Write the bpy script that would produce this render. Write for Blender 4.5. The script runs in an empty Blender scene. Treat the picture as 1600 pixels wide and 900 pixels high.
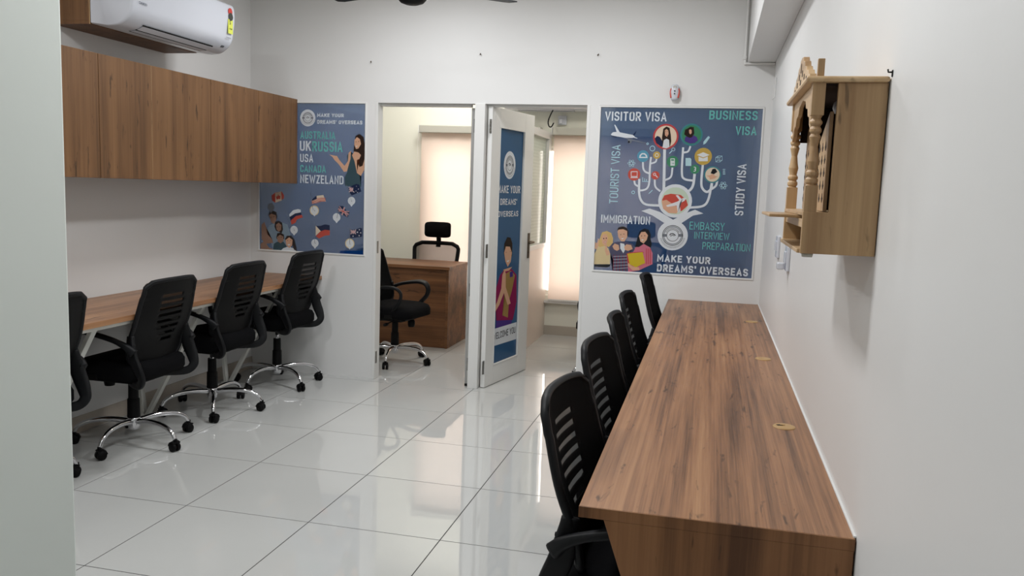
import bpy, bmesh, math, random
from mathutils import Vector, Matrix
random.seed(7)
SC = bpy.context.scene
C = bpy.data.collections.new('office'); SC.collection.children.link(C)
PI = math.pi

# ---------------------------------------------------------------- camera
cam_d = bpy.data.cameras.new('camera'); cam = bpy.data.objects.new('camera', cam_d); C.objects.link(cam)
cam_d.sensor_width = 36.0; cam_d.lens = 36.0*1300.34/1600.0; cam_d.clip_start = .05; cam_d.clip_end = 100
yaw, pitch, roll = -.2316, -.1188, .0349
fw = Vector((math.sin(yaw)*math.cos(pitch), math.cos(yaw)*math.cos(pitch), math.sin(pitch)))
rt = Vector((math.cos(yaw), -math.sin(yaw), 0)); up = rt.cross(fw)
r2 = math.cos(roll)*rt + math.sin(roll)*up; u2 = -math.sin(roll)*rt + math.cos(roll)*up
cam.matrix_world = Matrix(((r2.x, u2.x, -fw.x, 0), (r2.y, u2.y, -fw.y, 0), (r2.z, u2.z, -fw.z, 1.468), (0, 0, 0, 1)))
SC.camera = cam

# ---------------------------------------------------------------- world, lights, exposure
w = bpy.data.worlds.new('daylight'); SC.world = w; w.use_nodes = True
bg = w.node_tree.nodes['Background']; bg.inputs[0].default_value = (1.0, .87, .78, 1); bg.inputs[1].default_value = 6.0
def area(name, loc, sx, sy, power, col=(1, 1, 1), rot=(0, 0, 0)):
    l = bpy.data.lights.new(name, 'AREA'); l.shape = 'RECTANGLE'; l.size = sx; l.size_y = sy; l.energy = power; l.color = col
    o = bpy.data.objects.new(name, l); C.objects.link(o); o.location = loc; o.rotation_euler = rot; return o
CEIL = 2.92
LC = (.975, .985, 1.0)
for (x, y, p) in ((-.85, 1.95, 25), (-.85, 4.3, 27), (-2.5, 2.3, 25), (-2.0, 4.7, 19), (-1.6, .0, 12)):
    area('ceiling_lamp_light', (x, y, CEIL-.03), .3, .3, p, LC)
area('cabin_lamp_light', (-2.55, 7.5, CEIL-.03), .5, .5, 24, (1, .97, .91))
area('cabin_lamp_light', (-.75, 6.9, CEIL-.03), .5, .5, 17, (1, .96, .88))
SC.view_settings.view_transform = 'Standard'; SC.view_settings.look = 'None'
SC.view_settings.exposure = 0.0; SC.view_settings.gamma = 1.0; SC.view_settings.use_curve_mapping = False
SC.cycles.max_bounces = 10; SC.cycles.diffuse_bounces = 6; SC.cycles.glossy_bounces = 5; SC.cycles.transparent_max_bounces = 16
SC.cycles.sample_clamp_indirect = 8.0

# ---------------------------------------------------------------- helpers
def lin(c):
    return tuple(((v/255)/12.92 if v/255 <= .04045 else ((v/255+.055)/1.055)**2.4) for v in c)
def mat(name, col=(200, 200, 200), rough=.5, metal=0., bump=0., bscale=60., coat=0., var=0., vscale=3., spec=.5, alpha=1.):
    m = bpy.data.materials.new(name); m.use_nodes = True; nt = m.node_tree; b = nt.nodes['Principled BSDF']
    b.inputs['Base Color'].default_value = (*lin(col), 1); b.inputs['Roughness'].default_value = rough; b.inputs['Metallic'].default_value = metal
    b.inputs['Coat Weight'].default_value = coat; b.inputs['Specular IOR Level'].default_value = spec; b.inputs['Alpha'].default_value = alpha
    tc = nt.nodes.new('ShaderNodeTexCoord')
    if bump:
        n = nt.nodes.new('ShaderNodeTexNoise'); n.inputs['Scale'].default_value = bscale; n.inputs['Detail'].default_value = 3
        nt.links.new(tc.outputs['Object'], n.inputs['Vector'])
        bp = nt.nodes.new('ShaderNodeBump'); bp.inputs['Strength'].default_value = bump; bp.inputs['Distance'].default_value = .002
        nt.links.new(n.outputs['Fac'], bp.inputs['Height']); nt.links.new(bp.outputs['Normal'], b.inputs['Normal'])
    if var:
        n = nt.nodes.new('ShaderNodeTexNoise'); n.inputs['Scale'].default_value = vscale; n.inputs['Detail'].default_value = 4
        nt.links.new(tc.outputs['Object'], n.inputs['Vector'])
        r = nt.nodes.new('ShaderNodeValToRGB'); c = lin(col)
        r.color_ramp.elements[0].position = .3; r.color_ramp.elements[1].position = .7
        r.color_ramp.elements[0].color = (*[v*(1-var) for v in c], 1); r.color_ramp.elements[1].color = (*[min(1, v*(1+var)) for v in c], 1)
        nt.links.new(n.outputs['Fac'], r.inputs['Fac']); nt.links.new(r.outputs['Color'], b.inputs['Base Color'])
    return m
def wood(name, axis, dark, mid, light, rough=.42, bands=7., seed=0., streak=1.0, bw=.62):
    """Laminate wood: AXIS is the grain's direction; planks of differing tone, fine streaks, dark knots."""
    m = bpy.data.materials.new(name); m.use_nodes = True; nt = m.node_tree; N = nt.nodes; L = nt.links; b = N['Principled BSDF']
    b.inputs['Roughness'].default_value = rough; b.inputs['Specular IOR Level'].default_value = .35
    tc = N.new('ShaderNodeTexCoord')
    def mapped(al, ac):
        mp = N.new('ShaderNodeMapping'); s = [ac, ac, ac]; s['xyz'.index(axis)] = al
        mp.inputs['Scale'].default_value = s; mp.inputs['Location'].default_value = (seed, seed*1.7, seed*.6)
        L.new(tc.outputs['Object'], mp.inputs['Vector']); return mp.outputs['Vector']
    def noise(vec, det=4, dist=0., rgh=.55):
        n = N.new('ShaderNodeTexNoise'); n.inputs['Scale'].default_value = 1; n.inputs['Detail'].default_value = det
        n.inputs['Distortion'].default_value = dist; n.inputs['Roughness'].default_value = rgh; L.new(vec, n.inputs['Vector']); return n.outputs['Fac']
    def math_(op, a, c):
        n = N.new('ShaderNodeMath'); n.operation = op
        for i, v in enumerate((a, c)):
            if isinstance(v, (int, float)): n.inputs[i].default_value = v
            else: L.new(v, n.inputs[i])
        return n.outputs[0]
    band = noise(mapped(.35, bands), 1)
    fine = noise(mapped(1.1, 95), 6, .12, .68)
    wide = noise(mapped(.8, 17), 5, .25)
    v = math_('ADD', math_('ADD', math_('ADD', math_('MULTIPLY', band, bw), (.62-bw)*.5), math_('MULTIPLY', fine, .34*streak)), math_('MULTIPLY', wide, .62))
    v = math_('SUBTRACT', v, .30+.17*(streak-1))
    r = N.new('ShaderNodeValToRGB'); e = r.color_ramp.elements
    e[0].position = .30; e[0].color = (*lin(dark), 1); e[1].position = .74; e[1].color = (*lin(light), 1)
    k = e.new(.5); k.color = (*lin(mid), 1)
    L.new(v, r.inputs['Fac'])
    kn = noise(mapped(7, 34), 3, .4)
    kr = N.new('ShaderNodeValToRGB'); kr.color_ramp.elements[0].position = .63; kr.color_ramp.elements[1].position = .72
    kr.color_ramp.elements[0].color = (0, 0, 0, 1); kr.color_ramp.elements[1].color = (.75, .75, .75, 1); L.new(kn, kr.inputs['Fac'])
    mx = N.new('ShaderNodeMix'); mx.data_type = 'RGBA'; L.new(kr.outputs['Color'], mx.inputs['Factor']); L.new(r.outputs['Color'], mx.inputs['A'])
    mx.inputs['B'].default_value = (*lin(tuple(c*.6 for c in dark)), 1); L.new(mx.outputs['Result'], b.inputs['Base Color'])
    bp = N.new('ShaderNodeBump'); bp.inputs['Strength'].default_value = .08; bp.inputs['Distance'].default_value = .001
    L.new(fine, bp.inputs['Height']); L.new(bp.outputs['Normal'], b.inputs['Normal'])
    return m
def film(name, col, d=.55, t=.3, transp=.15, rough=.12, gloss=.06):
    """Printed vinyl or cloth that lets some light through."""
    m = bpy.data.materials.new(name); m.use_nodes = True; nt = m.node_tree; N = nt.nodes; L = nt.links
    N.remove(N['Principled BSDF']); out = N['Material Output']
    D = N.new('ShaderNodeBsdfDiffuse'); T = N.new('ShaderNodeBsdfTranslucent'); A = N.new('ShaderNodeBsdfTransparent'); G = N.new('ShaderNodeBsdfGlossy')
    c = (*lin(col), 1); D.inputs[0].default_value = c; T.inputs[0].default_value = c; A.inputs[0].default_value = (*[min(1, .45+v) for v in lin(col)], 1)
    G.inputs['Roughness'].default_value = rough
    def mix(a, bb, fac):
        s = N.new('ShaderNodeMixShader'); s.inputs[0].default_value = fac; L.new(a.outputs[0], s.inputs[1]); L.new(bb.outputs[0], s.inputs[2]); return s
    s = mix(D, T, t/(d+t)); s = mix(s, A, transp)
    if gloss: s = mix(s, G, gloss)
    L.new(s.outputs[0], out.inputs[0]); return m
def link(name, me, m=None, parent=None, smooth=False):
    o = bpy.data.objects.new(name, me); C.objects.link(o)
    if m is not None:
        for k in (m if isinstance(m, (list, tuple)) else [m]): me.materials.append(k)
    if smooth:
        for p in me.polygons: p.use_smooth = True
    if parent is not None: o.parent = parent
    return o
def fin(name, bm, m=None, parent=None, smooth=False, bevel=0., seg=2, recalc=True):
    if recalc: bmesh.ops.recalc_face_normals(bm, faces=bm.faces)
    me = bpy.data.meshes.new(name); bm.to_mesh(me); bm.free()
    o = link(name, me, m, parent, smooth)
    if bevel:
        b = o.modifiers.new('bevel', 'BEVEL'); b.width = bevel; b.segments = seg; b.limit_method = 'ANGLE'; b.angle_limit = .6
    return o
def box(bm, x0, x1, y0, y1, z0, z1, mi=0, M=None):
    vs = [Vector(p) for p in ((x0, y0, z0), (x1, y0, z0), (x1, y1, z0), (x0, y1, z0), (x0, y0, z1), (x1, y0, z1), (x1, y1, z1), (x0, y1, z1))]
    if M: vs = [M @ v for v in vs]
    vs = [bm.verts.new(v) for v in vs]
    for f in ((0, 3, 2, 1), (4, 5, 6, 7), (0, 1, 5, 4), (1, 2, 6, 5), (2, 3, 7, 6), (3, 0, 4, 7)):
        bm.faces.new([vs[i] for i in f]).material_index = mi
def boxes(name, L, m, parent=None, bevel=0., smooth=False):
    bm = bmesh.new()
    for b in L: box(bm, *b)
    return fin(name, bm, m, parent, smooth, bevel)
def lathe(bm, prof, seg=24, c=(0, 0, 0), axis='z', a0=0., a1=2*PI, M=None):
    """PROF: (radius, height) pairs, closed top and bottom where the radius is 0."""
    rings = []
    full = abs(a1-a0-2*PI) < 1e-6; n = seg if full else seg+1
    for r, h in prof:
        ring = []
        for k in range(n):
            a = a0+(a1-a0)*k/seg; p = Vector((r*math.cos(a), r*math.sin(a), h))
            if axis == 'x': p = Vector((p.z, p.x, p.y))
            if axis == 'y': p = Vector((p.x, p.z, p.y))
            p += Vector(c)
            if M: p = M @ p
            ring.append(bm.verts.new(p))
        rings.append(ring)
    for a, b in zip(rings, rings[1:]):
        for k in range(seg):
            j = (k+1) % n
            try: bm.faces.new((a[k], a[j], b[j], b[k]))
            except ValueError: pass
    for ring, r in ((rings[0], prof[0][0]), (rings[-1], prof[-1][0])):
        if r > 1e-6 and full: bm.faces.new(ring)
    bmesh.ops.remove_doubles(bm, verts=[v for rg in rings for v in rg], dist=1e-6)
def catmull(P, n=5):
    P = [Vector(p) for p in P]; Q = [2*P[0]-P[1]]+P+[2*P[-1]-P[-2]]; out = []
    for i in range(1, len(Q)-2):
        for k in range(n):
            t = k/n; a, b, c, d = Q[i-1:i+3]
            out.append(.5*((2*b)+(c-a)*t+(2*a-5*b+4*c-d)*t*t+(3*b-a-3*c+d)*t**3))
    out.append(P[-1]); return out
def tube(bm, P, r, seg=10, closed=False, flat=None, upv=None):
    """Sweep along P; r a number or a list; flat=(a, b) sweeps an oval or bar of those half sizes with a along UPV."""
    P = [Vector(p) for p in P]; n = len(P); rings = []
    R = r if isinstance(r, (list, tuple)) else [r]*n
    prev = Vector(upv) if upv else None
    for i, p in enumerate(P):
        t = ((P[(i+1) % n] if closed or i < n-1 else p)-(P[i-1] if closed or i > 0 else p)).normalized()
        if prev is None: prev = Vector((0, 0, 1)) if abs(t.z) < .9 else Vector((1, 0, 0))
        base = Vector(upv) if upv else prev
        s = t.cross(base)
        if s.length < 1e-4: s = t.cross(Vector((.3, .8, .5)))
        s.normalize(); u = s.cross(t).normalized(); prev = u
        fa = flat(i/(n-1)) if callable(flat) else flat
        ring = []
        for k in range(seg):
            a = 2*PI*(k+.5)/seg
            if fa:
                ca, sa = math.cos(a), math.sin(a); e = .55
                ring.append(bm.verts.new(p+u*fa[0]*math.copysign(abs(ca)**e, ca)+s*fa[1]*math.copysign(abs(sa)**e, sa)))
            else: ring.append(bm.verts.new(p+(u*math.cos(a)+s*math.sin(a))*R[i]))
        rings.append(ring)
    m = n if closed else n-1
    for i in range(m):
        a, b = rings[i], rings[(i+1) % n]
        for k in range(seg): bm.faces.new((a[k], a[(k+1) % seg], b[(k+1) % seg], b[k]))
    if not closed: bm.faces.new(rings[0]); bm.faces.new(rings[-1])
def prism(bm, pts, axis, a0, a1, mi=0):
    """Polygon PTS extruded along AXIS from a0 to a1; the points give the two other coordinates in xyz order."""
    def P(p, a):
        return {'x': (a, p[0], p[1]), 'y': (p[0], a, p[1]), 'z': (p[0], p[1], a)}[axis]
    A = [bm.verts.new(P(p, a0)) for p in pts]; B = [bm.verts.new(P(p, a1)) for p in pts]; n = len(pts)
    for f in [A, B]+[(A[i], A[(i+1) % n], B[(i+1) % n], B[i]) for i in range(n)]:
        bm.faces.new(f).material_index = mi
def empty(name, loc=(0, 0, 0), rz=0.):
    o = bpy.data.objects.new(name, None); C.objects.link(o); o.location = loc; o.rotation_euler = (0, 0, rz); o.empty_display_size = .1; return o
def tag(o, label, cat, group=None):
    o['label'] = label; o['category'] = cat
    if group: o['group'] = group
    return o
def struct(o): o['kind'] = 'structure'; return o
def copy_tree(o, parent=None):
    c = o.copy(); C.objects.link(c)
    if parent is not None: c.parent = parent
    for ch in list(o.children): copy_tree(ch, c)
    return c
def _g():
    v = lambda *p: p
    G = {'A': (.56, [[(0, 0), (.5, 1), (1, 0)], [(.2, .28), (.8, .28)]]), 'B': (.52, [[(0, 0), (0, 1), (1, 1, .22), (1, .52, .18), (.1, .52)], [(.1, .52), (1, .52, .18), (1, 0, .22), (0, 0)]]),
    'C': (.5, [[(1, .7), (1, 1, .25), (0, 1, .25), (0, 0, .25), (1, 0, .25), (1, .3)]]), 'D': (.52, [[(0, .5), (0, 1), (1, 1, .28), (1, 0, .28), (0, 0), (0, .5)]]),
    'E': (.46, [[(1, 1), (0, 1), (0, 0), (1, 0)], [(0, .52), (.85, .52)]]), 'G': (.52, [[(1, .72), (1, 1, .25), (0, 1, .25), (0, 0, .25), (1, 0, .25), (1, .48), (.55, .48)]]),
    'H': (.52, [[(0, 0), (0, 1)], [(1, 0), (1, 1)], [(0, .5), (1, .5)]]), 'I': (.12, [[(.5, 0), (.5, 1)]]), 'K': (.54, [[(0, 0), (0, 1)], [(1, 1), (.08, .45)], [(.35, .6), (1, 0)]]),
    'L': (.44, [[(0, 1), (0, 0), (1, 0)]]), 'M': (.66, [[(0, 0), (0, 1), (.5, .3), (1, 1), (1, 0)]]), 'N': (.54, [[(0, 0), (0, 1), (1, 0), (1, 1)]]),
    'O': (.52, [[(.5, 1), (1, 1, .25), (1, 0, .25), (0, 0, .25), (0, 1, .25), (.5, 1)]]), 'P': (.5, [[(0, 0), (0, 1), (1, 1, .25), (1, .44, .25), (0, .44)]]),
    'R': (.52, [[(0, 0), (0, 1), (1, 1, .25), (1, .46, .22), (0, .46)], [(.5, .46), (1, 0)]]), 'S': (.5, [[(1, .74), (1, 1, .24), (0, 1, .24), (0, .53, .22), (1, .47, .22), (1, 0, .24), (0, 0, .24), (0, .26)]]),
    'T': (.5, [[(0, 1), (1, 1)], [(.5, 1), (.5, 0)]]), 'U': (.52, [[(0, 1), (0, 0, .26), (1, 0, .26), (1, 1)]]), 'V': (.56, [[(0, 1), (.5, 0), (1, 1)]]),
    'W': (.8, [[(0, 1), (.25, 0), (.5, .85), (.75, 0), (1, 1)]]), 'Y': (.54, [[(0, 1), (.5, .45), (1, 1)], [(.5, .45), (.5, 0)]]), 'Z': (.48, [[(0, 1), (1, 1), (0, 0), (1, 0)]]),
    '3': (.5, [[(0, 1), (1, 1, .2), (1, .5, .15), (.3, .5)], [(.3, .5), (1, .5, .15), (1, 0, .2), (0, 0)]]), '5': (.5, [[(1, 1), (0, 1), (0, .55), (1, .6, .25), (1, 0, .25), (0, 0)]]), '’': (.12, [[(.5, 1), (.3, .8)]])}
    return G
GLYPH = _g()
def stroke_text(s, th=.13, wide=1.):
    """Condensed capital lettering built from strokes, one unit tall."""
    bm = bmesh.new(); x0 = 0.
    for ch in s:
        if ch == ' ': x0 += .3*wide; continue
        wd, strokes = GLYPH[ch]; wd *= wide; wd = max(wd, th)
        for si, st in enumerate(strokes):
            P = [Vector((x0+th/2+p[0]*(wd-th), th/2+p[1]*(1-th), 0)) for p in st]; Q = []
            for i, p in enumerate(st):
                r = p[2] if len(p) > 2 else 0
                if r and 0 < i < len(st)-1:
                    a = P[i-1]-P[i]; b_ = P[i+1]-P[i]; r = min(r, a.length*.5 if i > 1 else a.length, b_.length*.5 if i < len(st)-2 else b_.length)
                    A = P[i]+a.normalized()*r; B = P[i]+b_.normalized()*r
                    for k in range(6):
                        t = k/5; Q.append(A*(1-t)**2+P[i]*2*t*(1-t)+B*t*t)
                else: Q.append(P[i])
            R = [Q[0]]
            for q in Q[1:]:
                if (q-R[-1]).length > 1e-4: R.append(q)
            L_ = []; M_ = []
            for i, p in enumerate(R):
                d0 = (p-R[i-1]).normalized() if i else None; d1 = (R[i+1]-p).normalized() if i < len(R)-1 else None
                if d0 is None: d0 = d1
                if d1 is None: d1 = d0
                n0 = Vector((-d0.y, d0.x, 0)); n1 = Vector((-d1.y, d1.x, 0)); m = (n0+n1)
                m = m.normalized() if m.length > 1e-3 else n0; m *= min(1/max(m.dot(n0), .3), 2.0)*th/2
                e = Vector((0, 0, 0))
                if ch in 'SCG3': pass
                elif i == 0 and len(R) > 1: e = -d1*th*.45
                elif i == len(R)-1: e = d0*th*.45
                zo = Vector((0, 0, si*.00012)); L_.append(bm.verts.new(p+m+e+zo)); M_.append(bm.verts.new(p-m+e+zo))
            for i in range(len(R)-1): bm.faces.new((L_[i], L_[i+1], M_[i+1], M_[i]))
        x0 += wd+.12*wide
    me = bpy.data.meshes.new('lettering'); bm.to_mesh(me); bm.free(); return me
def text_mesh(s, bold=0., extrude=0.):
    cu = bpy.data.curves.new('lettering', 'FONT'); cu.body = s; cu.size = 1; cu.offset = bold; cu.extrude = extrude; cu.resolution_u = 4; cu.fill_mode = 'FRONT' if not extrude else 'BOTH'
    o = bpy.data.objects.new('lettering', cu); C.objects.link(o)
    dg = bpy.context.evaluated_depsgraph_get(); me = bpy.data.meshes.new_from_object(o.evaluated_get(dg))
    bpy.data.objects.remove(o); bpy.data.curves.remove(cu); return me

# ---------------------------------------------------------------- materials
M_wall = mat('off_white_wall_paint', (222, 222, 221), .42, bump=.12, bscale=35, var=.018, vscale=1.3, spec=.4)
M_wallb = mat('off_white_partition_paint', (220, 220, 219), .48, bump=.08, bscale=40, var=.02, vscale=1.1, spec=.4)
M_cream = mat('cream_cabin_wall_paint', (226, 226, 214), .55, bump=.08, bscale=40)
M_pillar = mat('pale_green_grey_pillar_paint', (222, 229, 224), .5, bump=.12, bscale=35, var=.02, vscale=2)
M_ceil = mat('ceiling_paint', (215, 213, 208), .7)
M_white = mat('white_painted_wood', (222, 222, 220), .38, bump=.04, bscale=50)
M_plastic = mat('white_plastic', (204, 207, 215), .22, spec=.5)
M_black = mat('black_plastic', (6, 6, 7), .55, spec=.16)
M_black2 = mat('dark_grey_plastic', (11, 12, 15), .5, spec=.24)
M_fabric = mat('black_fabric', (10, 10, 12), .95, bump=.5, bscale=400, spec=.1)
M_chrome = mat('chrome', (215, 215, 218), .09, metal=1)
M_steel = mat('brushed_steel', (140, 140, 138), .3, metal=1)
M_bronze = mat('dark_bronze', (110, 98, 84), .35, metal=1)
M_dark = mat('black_and_gap_shade', (10, 10, 10), .8)  # black small parts, and painted shade for louvre gaps and the grommet slot
M_grout = mat('dark_grout', (44, 42, 40), .8)
M_leg = mat('white_coated_metal', (214, 214, 208), .35)
M_desk = wood('walnut_laminate_along_y', 'y', (90, 62, 42), (148, 106, 74), (178, 136, 98), .36, 5.5, 0., 1.9, .4)
M_deskf = wood('walnut_laminate_upright', 'z', (84, 54, 32), (128, 88, 56), (152, 108, 72), .45, 7, 3.1)
M_cab = wood('walnut_laminate_cabinet', 'z', (84, 58, 36), (118, 84, 54), (136, 100, 66), .5, 8.5, 1.3, 1.0, .36)
M_deskx = wood('walnut_laminate_along_x', 'x', (78, 52, 34), (114, 76, 48), (146, 102, 66), .42, 6, 5.7)
M_pine = wood('pale_teak', 'z', (150, 118, 84), (190, 158, 118), (208, 180, 142), .4, 9, 2.2, .5)
M_pine2 = wood('pale_teak_across', 'y', (156, 124, 90), (196, 164, 124), (210, 184, 148), .38, 9, 4.2, .5)
M_blind = film('cream_blind_cloth', (240, 224, 214), .5, .42, .0, gloss=0)
M_cass = mat('grey_blind_cassette', (178, 176, 166), .5)
M_brass = mat('tan_plastic', (176, 142, 92), .4)
def tile_mat():
    m = mat('glossy_vitrified_tile', (188, 189, 187), .025, spec=.75, coat=.0)
    nt = m.node_tree; b = nt.nodes['Principled BSDF']
    tc = nt.nodes.new('ShaderNodeTexCoord'); geo = nt.nodes.new('ShaderNodeNewGeometry'); oi = nt.nodes.new('ShaderNodeObjectInfo')
    n = nt.nodes.new('ShaderNodeTexNoise'); n.inputs['Scale'].default_value = 2.2; n.inputs['Detail'].default_value = 3
    nt.links.new(geo.outputs['Position'], n.inputs['Vector'])
    mp = nt.nodes.new('ShaderNodeMapRange'); mp.inputs['To Min'].default_value = .94; mp.inputs['To Max'].default_value = 1.03; nt.links.new(n.outputs['Fac'], mp.inputs['Value'])
    ad = nt.nodes.new('ShaderNodeMath'); ad.operation = 'MULTIPLY_ADD'; ad.inputs[1].default_value = .03; nt.links.new(oi.outputs['Random'], ad.inputs[0]); nt.links.new(mp.outputs[0], ad.inputs[2])
    vm = nt.nodes.new('ShaderNodeVectorMath'); vm.operation = 'SCALE'; vm.inputs[0].default_value = lin((188, 189, 187)); nt.links.new(ad.outputs[0], vm.inputs['Scale'])
    nt.links.new(vm.outputs[0], b.inputs['Base Color'])
    n2 = nt.nodes.new('ShaderNodeTexNoise'); n2.inputs['Scale'].default_value = 5; nt.links.new(geo.outputs['Position'], n2.inputs['Vector'])
    bp = nt.nodes.new('ShaderNodeBump'); bp.inputs['Strength'].default_value = .03; bp.inputs['Distance'].default_value = .01
    nt.links.new(n2.outputs['Fac'], bp.inputs['Height']); nt.links.new(bp.outputs['Normal'], b.inputs['Normal'])
    return m
M_tile = tile_mat()
def glass_mat(name, col=(1, 1, 1), rough=0.):
    m = bpy.data.materials.new(name); m.use_nodes = True; nt = m.node_tree; N = nt.nodes; L = nt.links; N.remove(N['Principled BSDF'])
    A = N.new('ShaderNodeBsdfTransparent'); A.inputs[0].default_value = (*col, 1); G = N.new('ShaderNodeBsdfGlossy'); G.inputs['Roughness'].default_value = rough
    F = N.new('ShaderNodeFresnel'); F.inputs['IOR'].default_value = 1.45; s = N.new('ShaderNodeMixShader')
    L.new(F.outputs[0], s.inputs[0]); L.new(A.outputs[0], s.inputs[1]); L.new(G.outputs[0], s.inputs[2]); L.new(s.outputs[0], N['Material Output'].inputs[0]); return m
M_glass = glass_mat('clear_glass', (.93, .95, .95))

# ---------------------------------------------------------------- room
XL, XR, YB, YF, Y0 = -3.441, .342, 5.771, 8.27, -1.6
WT = .09                                     # thickness of the front partition
fl = struct(boxes('floor', [(XL, XR, Y0, YF, -.06, -.0012)], M_grout))
tx, ty, ox, oy = .6, .630, -1.021, 5.067; gap = .0044
shared = {}
def tile_mesh(wx, wy):
    key = (round(wx, 4), round(wy, 4))
    if key not in shared:
        bm = bmesh.new(); box(bm, -wx/2, wx/2, -wy/2, wy/2, -.0012, 0)
        top = [e for e in bm.edges if all(v.co.z > -.0005 for v in e.verts)]
        bmesh.ops.bevel(bm, geom=top, offset=.0004, segments=1, affect='EDGES')
        bmesh.ops.recalc_face_normals(bm, faces=bm.faces)
        me = bpy.data.meshes.new('tile'); bm.to_mesh(me); bm.free(); me.materials.append(M_tile); shared[key] = me
    return shared[key]
def cells(o, t, a, b):
    k = math.floor((a-o)/t); out = []
    while o+k*t < b-1e-6:
        u, v = max(a, o+k*t+gap/2), min(b, o+(k+1)*t-gap/2)
        if v-u > .01: out.append((u, v))
        k += 1
    return out
for (xa, xb) in cells(ox, tx, XL, XR):
    for (ya, yb) in cells(oy, ty, .2, YF):
        link('tile', tile_mesh(xb-xa, yb-ya), None, fl).location = ((xa+xb)/2, (ya+yb)/2, 0)
struct(boxes('ceiling', [(XL-.1, XR+.1, Y0-.1, YF+.2, CEIL, CEIL+.08)], M_ceil))
struct(boxes('wall_left', [(XL-.1, XL, Y0, YF+.2, -.06, CEIL)], M_wall))
struct(boxes('wall_right', [(XR, XR+.1, Y0, YF+.2, -.06, CEIL)], M_wall))
struct(boxes('wall_front', [(XL-.1, XR+.1, Y0-.1, Y0, -.06, CEIL)], M_wall))
struct(boxes('beam', [(.168, XR, Y0, YB, 2.339, CEIL)], M_wall, bevel=.004))
struct(boxes('wall_pillar', [(-2.2, -1.238, .55, 1.4, -.004, CEIL)], M_pillar, bevel=.006))
# partition between hall and cabins: solid boards with two door openings and two glazed openings
RX0, RX1, RZ0, RZ1 = -.790, .295, .914, 2.053
LX0, LX1, LZ0, LZ1 = -3.380, -2.497, .928, 2.057
JX, PX0, PX1, JR, DZ = -2.427, -1.672, -1.598, -.857, 2.055
y0, y1 = YB, YB+WT
struct(boxes('wall_back', [(XL, XR, y0, y1, DZ, CEIL),
    (XL, JX, y0, y1, 0, LZ0), (XL, LX0, y0, y1, LZ0, DZ), (LX1, JX, y0, y1, LZ0, DZ),
    (JR, XR, y0, y1, 0, RZ0), (JR, RX0, y0, y1, RZ0, DZ), (RX1, XR, y0, y1, RZ0, DZ)], M_wallb))
struct(boxes('trim_1', [(PX0, PX1, y0-.012, y1, 0, DZ)], M_white, bevel=.002))
def beading(name, a0, a1, b0, b1, w=.011):
    return struct(boxes(name, [(a0, a1, y0-.006, y0+.02, b0, b0+w), (a0, a1, y0-.006, y0+.02, b1-w, b1), (a0, a0+w, y0-.006, y0+.02, b0+w, b1-w), (a1-w, a1, y0-.006, y0+.02, b0+w, b1-w)], M_white, bevel=.002))
beading('trim_2', LX0, LX1, LZ0, LZ1); beading('trim_3', RX0, RX1, RZ0, RZ1)
struct(boxes('trim_4', [(JX-.004, JX+.018, y0-.002, y1+.004, 0, DZ), (JX+.018, PX0-.045, y0+.05, y1+.004, DZ-.02, DZ)], M_white, bevel=.002))
struct(boxes('trim_5', [(JR-.018, JR+.004, y0-.002, y1+.004, 0, DZ), (PX1, JR-.018, y0+.05, y1+.004, DZ-.016, DZ)], M_white, bevel=.002))
# party wall of the two cabins: boarded below, obscured glass above, open over the top rail
PW0, PW1 = -1.66, -1.60
struct(boxes('wall_cabin', [(PW0, PW1, y1, YF, 0, .905)], mat('pale_pink_cream_board', (222, 208, 196), .35)))
struct(boxes('trim_6', [(PW0-.006, PW1+.006, y1, YF, .905, .945), (PW0-.006, PW1+.006, y1, YF, 1.965, 2.03), (PW0-.006, PW1+.006, YF-.12, YF, .945, 1.965), (PW0-.006, PW1+.006, 6.9, 6.96, .945, 1.965)], M_white, bevel=.002))
M_obs = film('obscured_glass', (205, 214, 206), .3, .45, .12, .1, .2)
for k, (a, b) in enumerate(((y1, 6.9), (6.96, YF-.12))):
    wn = struct(boxes('window_%d' % (k+1), [(-1.635, -1.625, a, b, .945, 1.965)], M_obs))
    bm = bmesh.new(); d = .06; j = 0; z = .975
    while z < 1.95:
        y = a+.02+(j % 2)*d/2
        while y < b-.02:
            vs = [bm.verts.new((-1.6245, y+sy, z+sz)) for sy, sz in ((-.013, 0), (0, -.013), (.013, 0), (0, .013))]; bm.faces.new(vs); y += d
        z += d/2; j += 1
    o = fin('etched_diamonds', bm, mat('etched_frost', (196, 204, 196), .6), wn); o['kind'] = 'stuff'
struct(boxes('baseboard_left', [(XL, XL+.008, 1.4, YB, 0, .095)], mat('scuffed_skirting', (178, 168, 156), .35, var=.12, vscale=5)))
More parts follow.
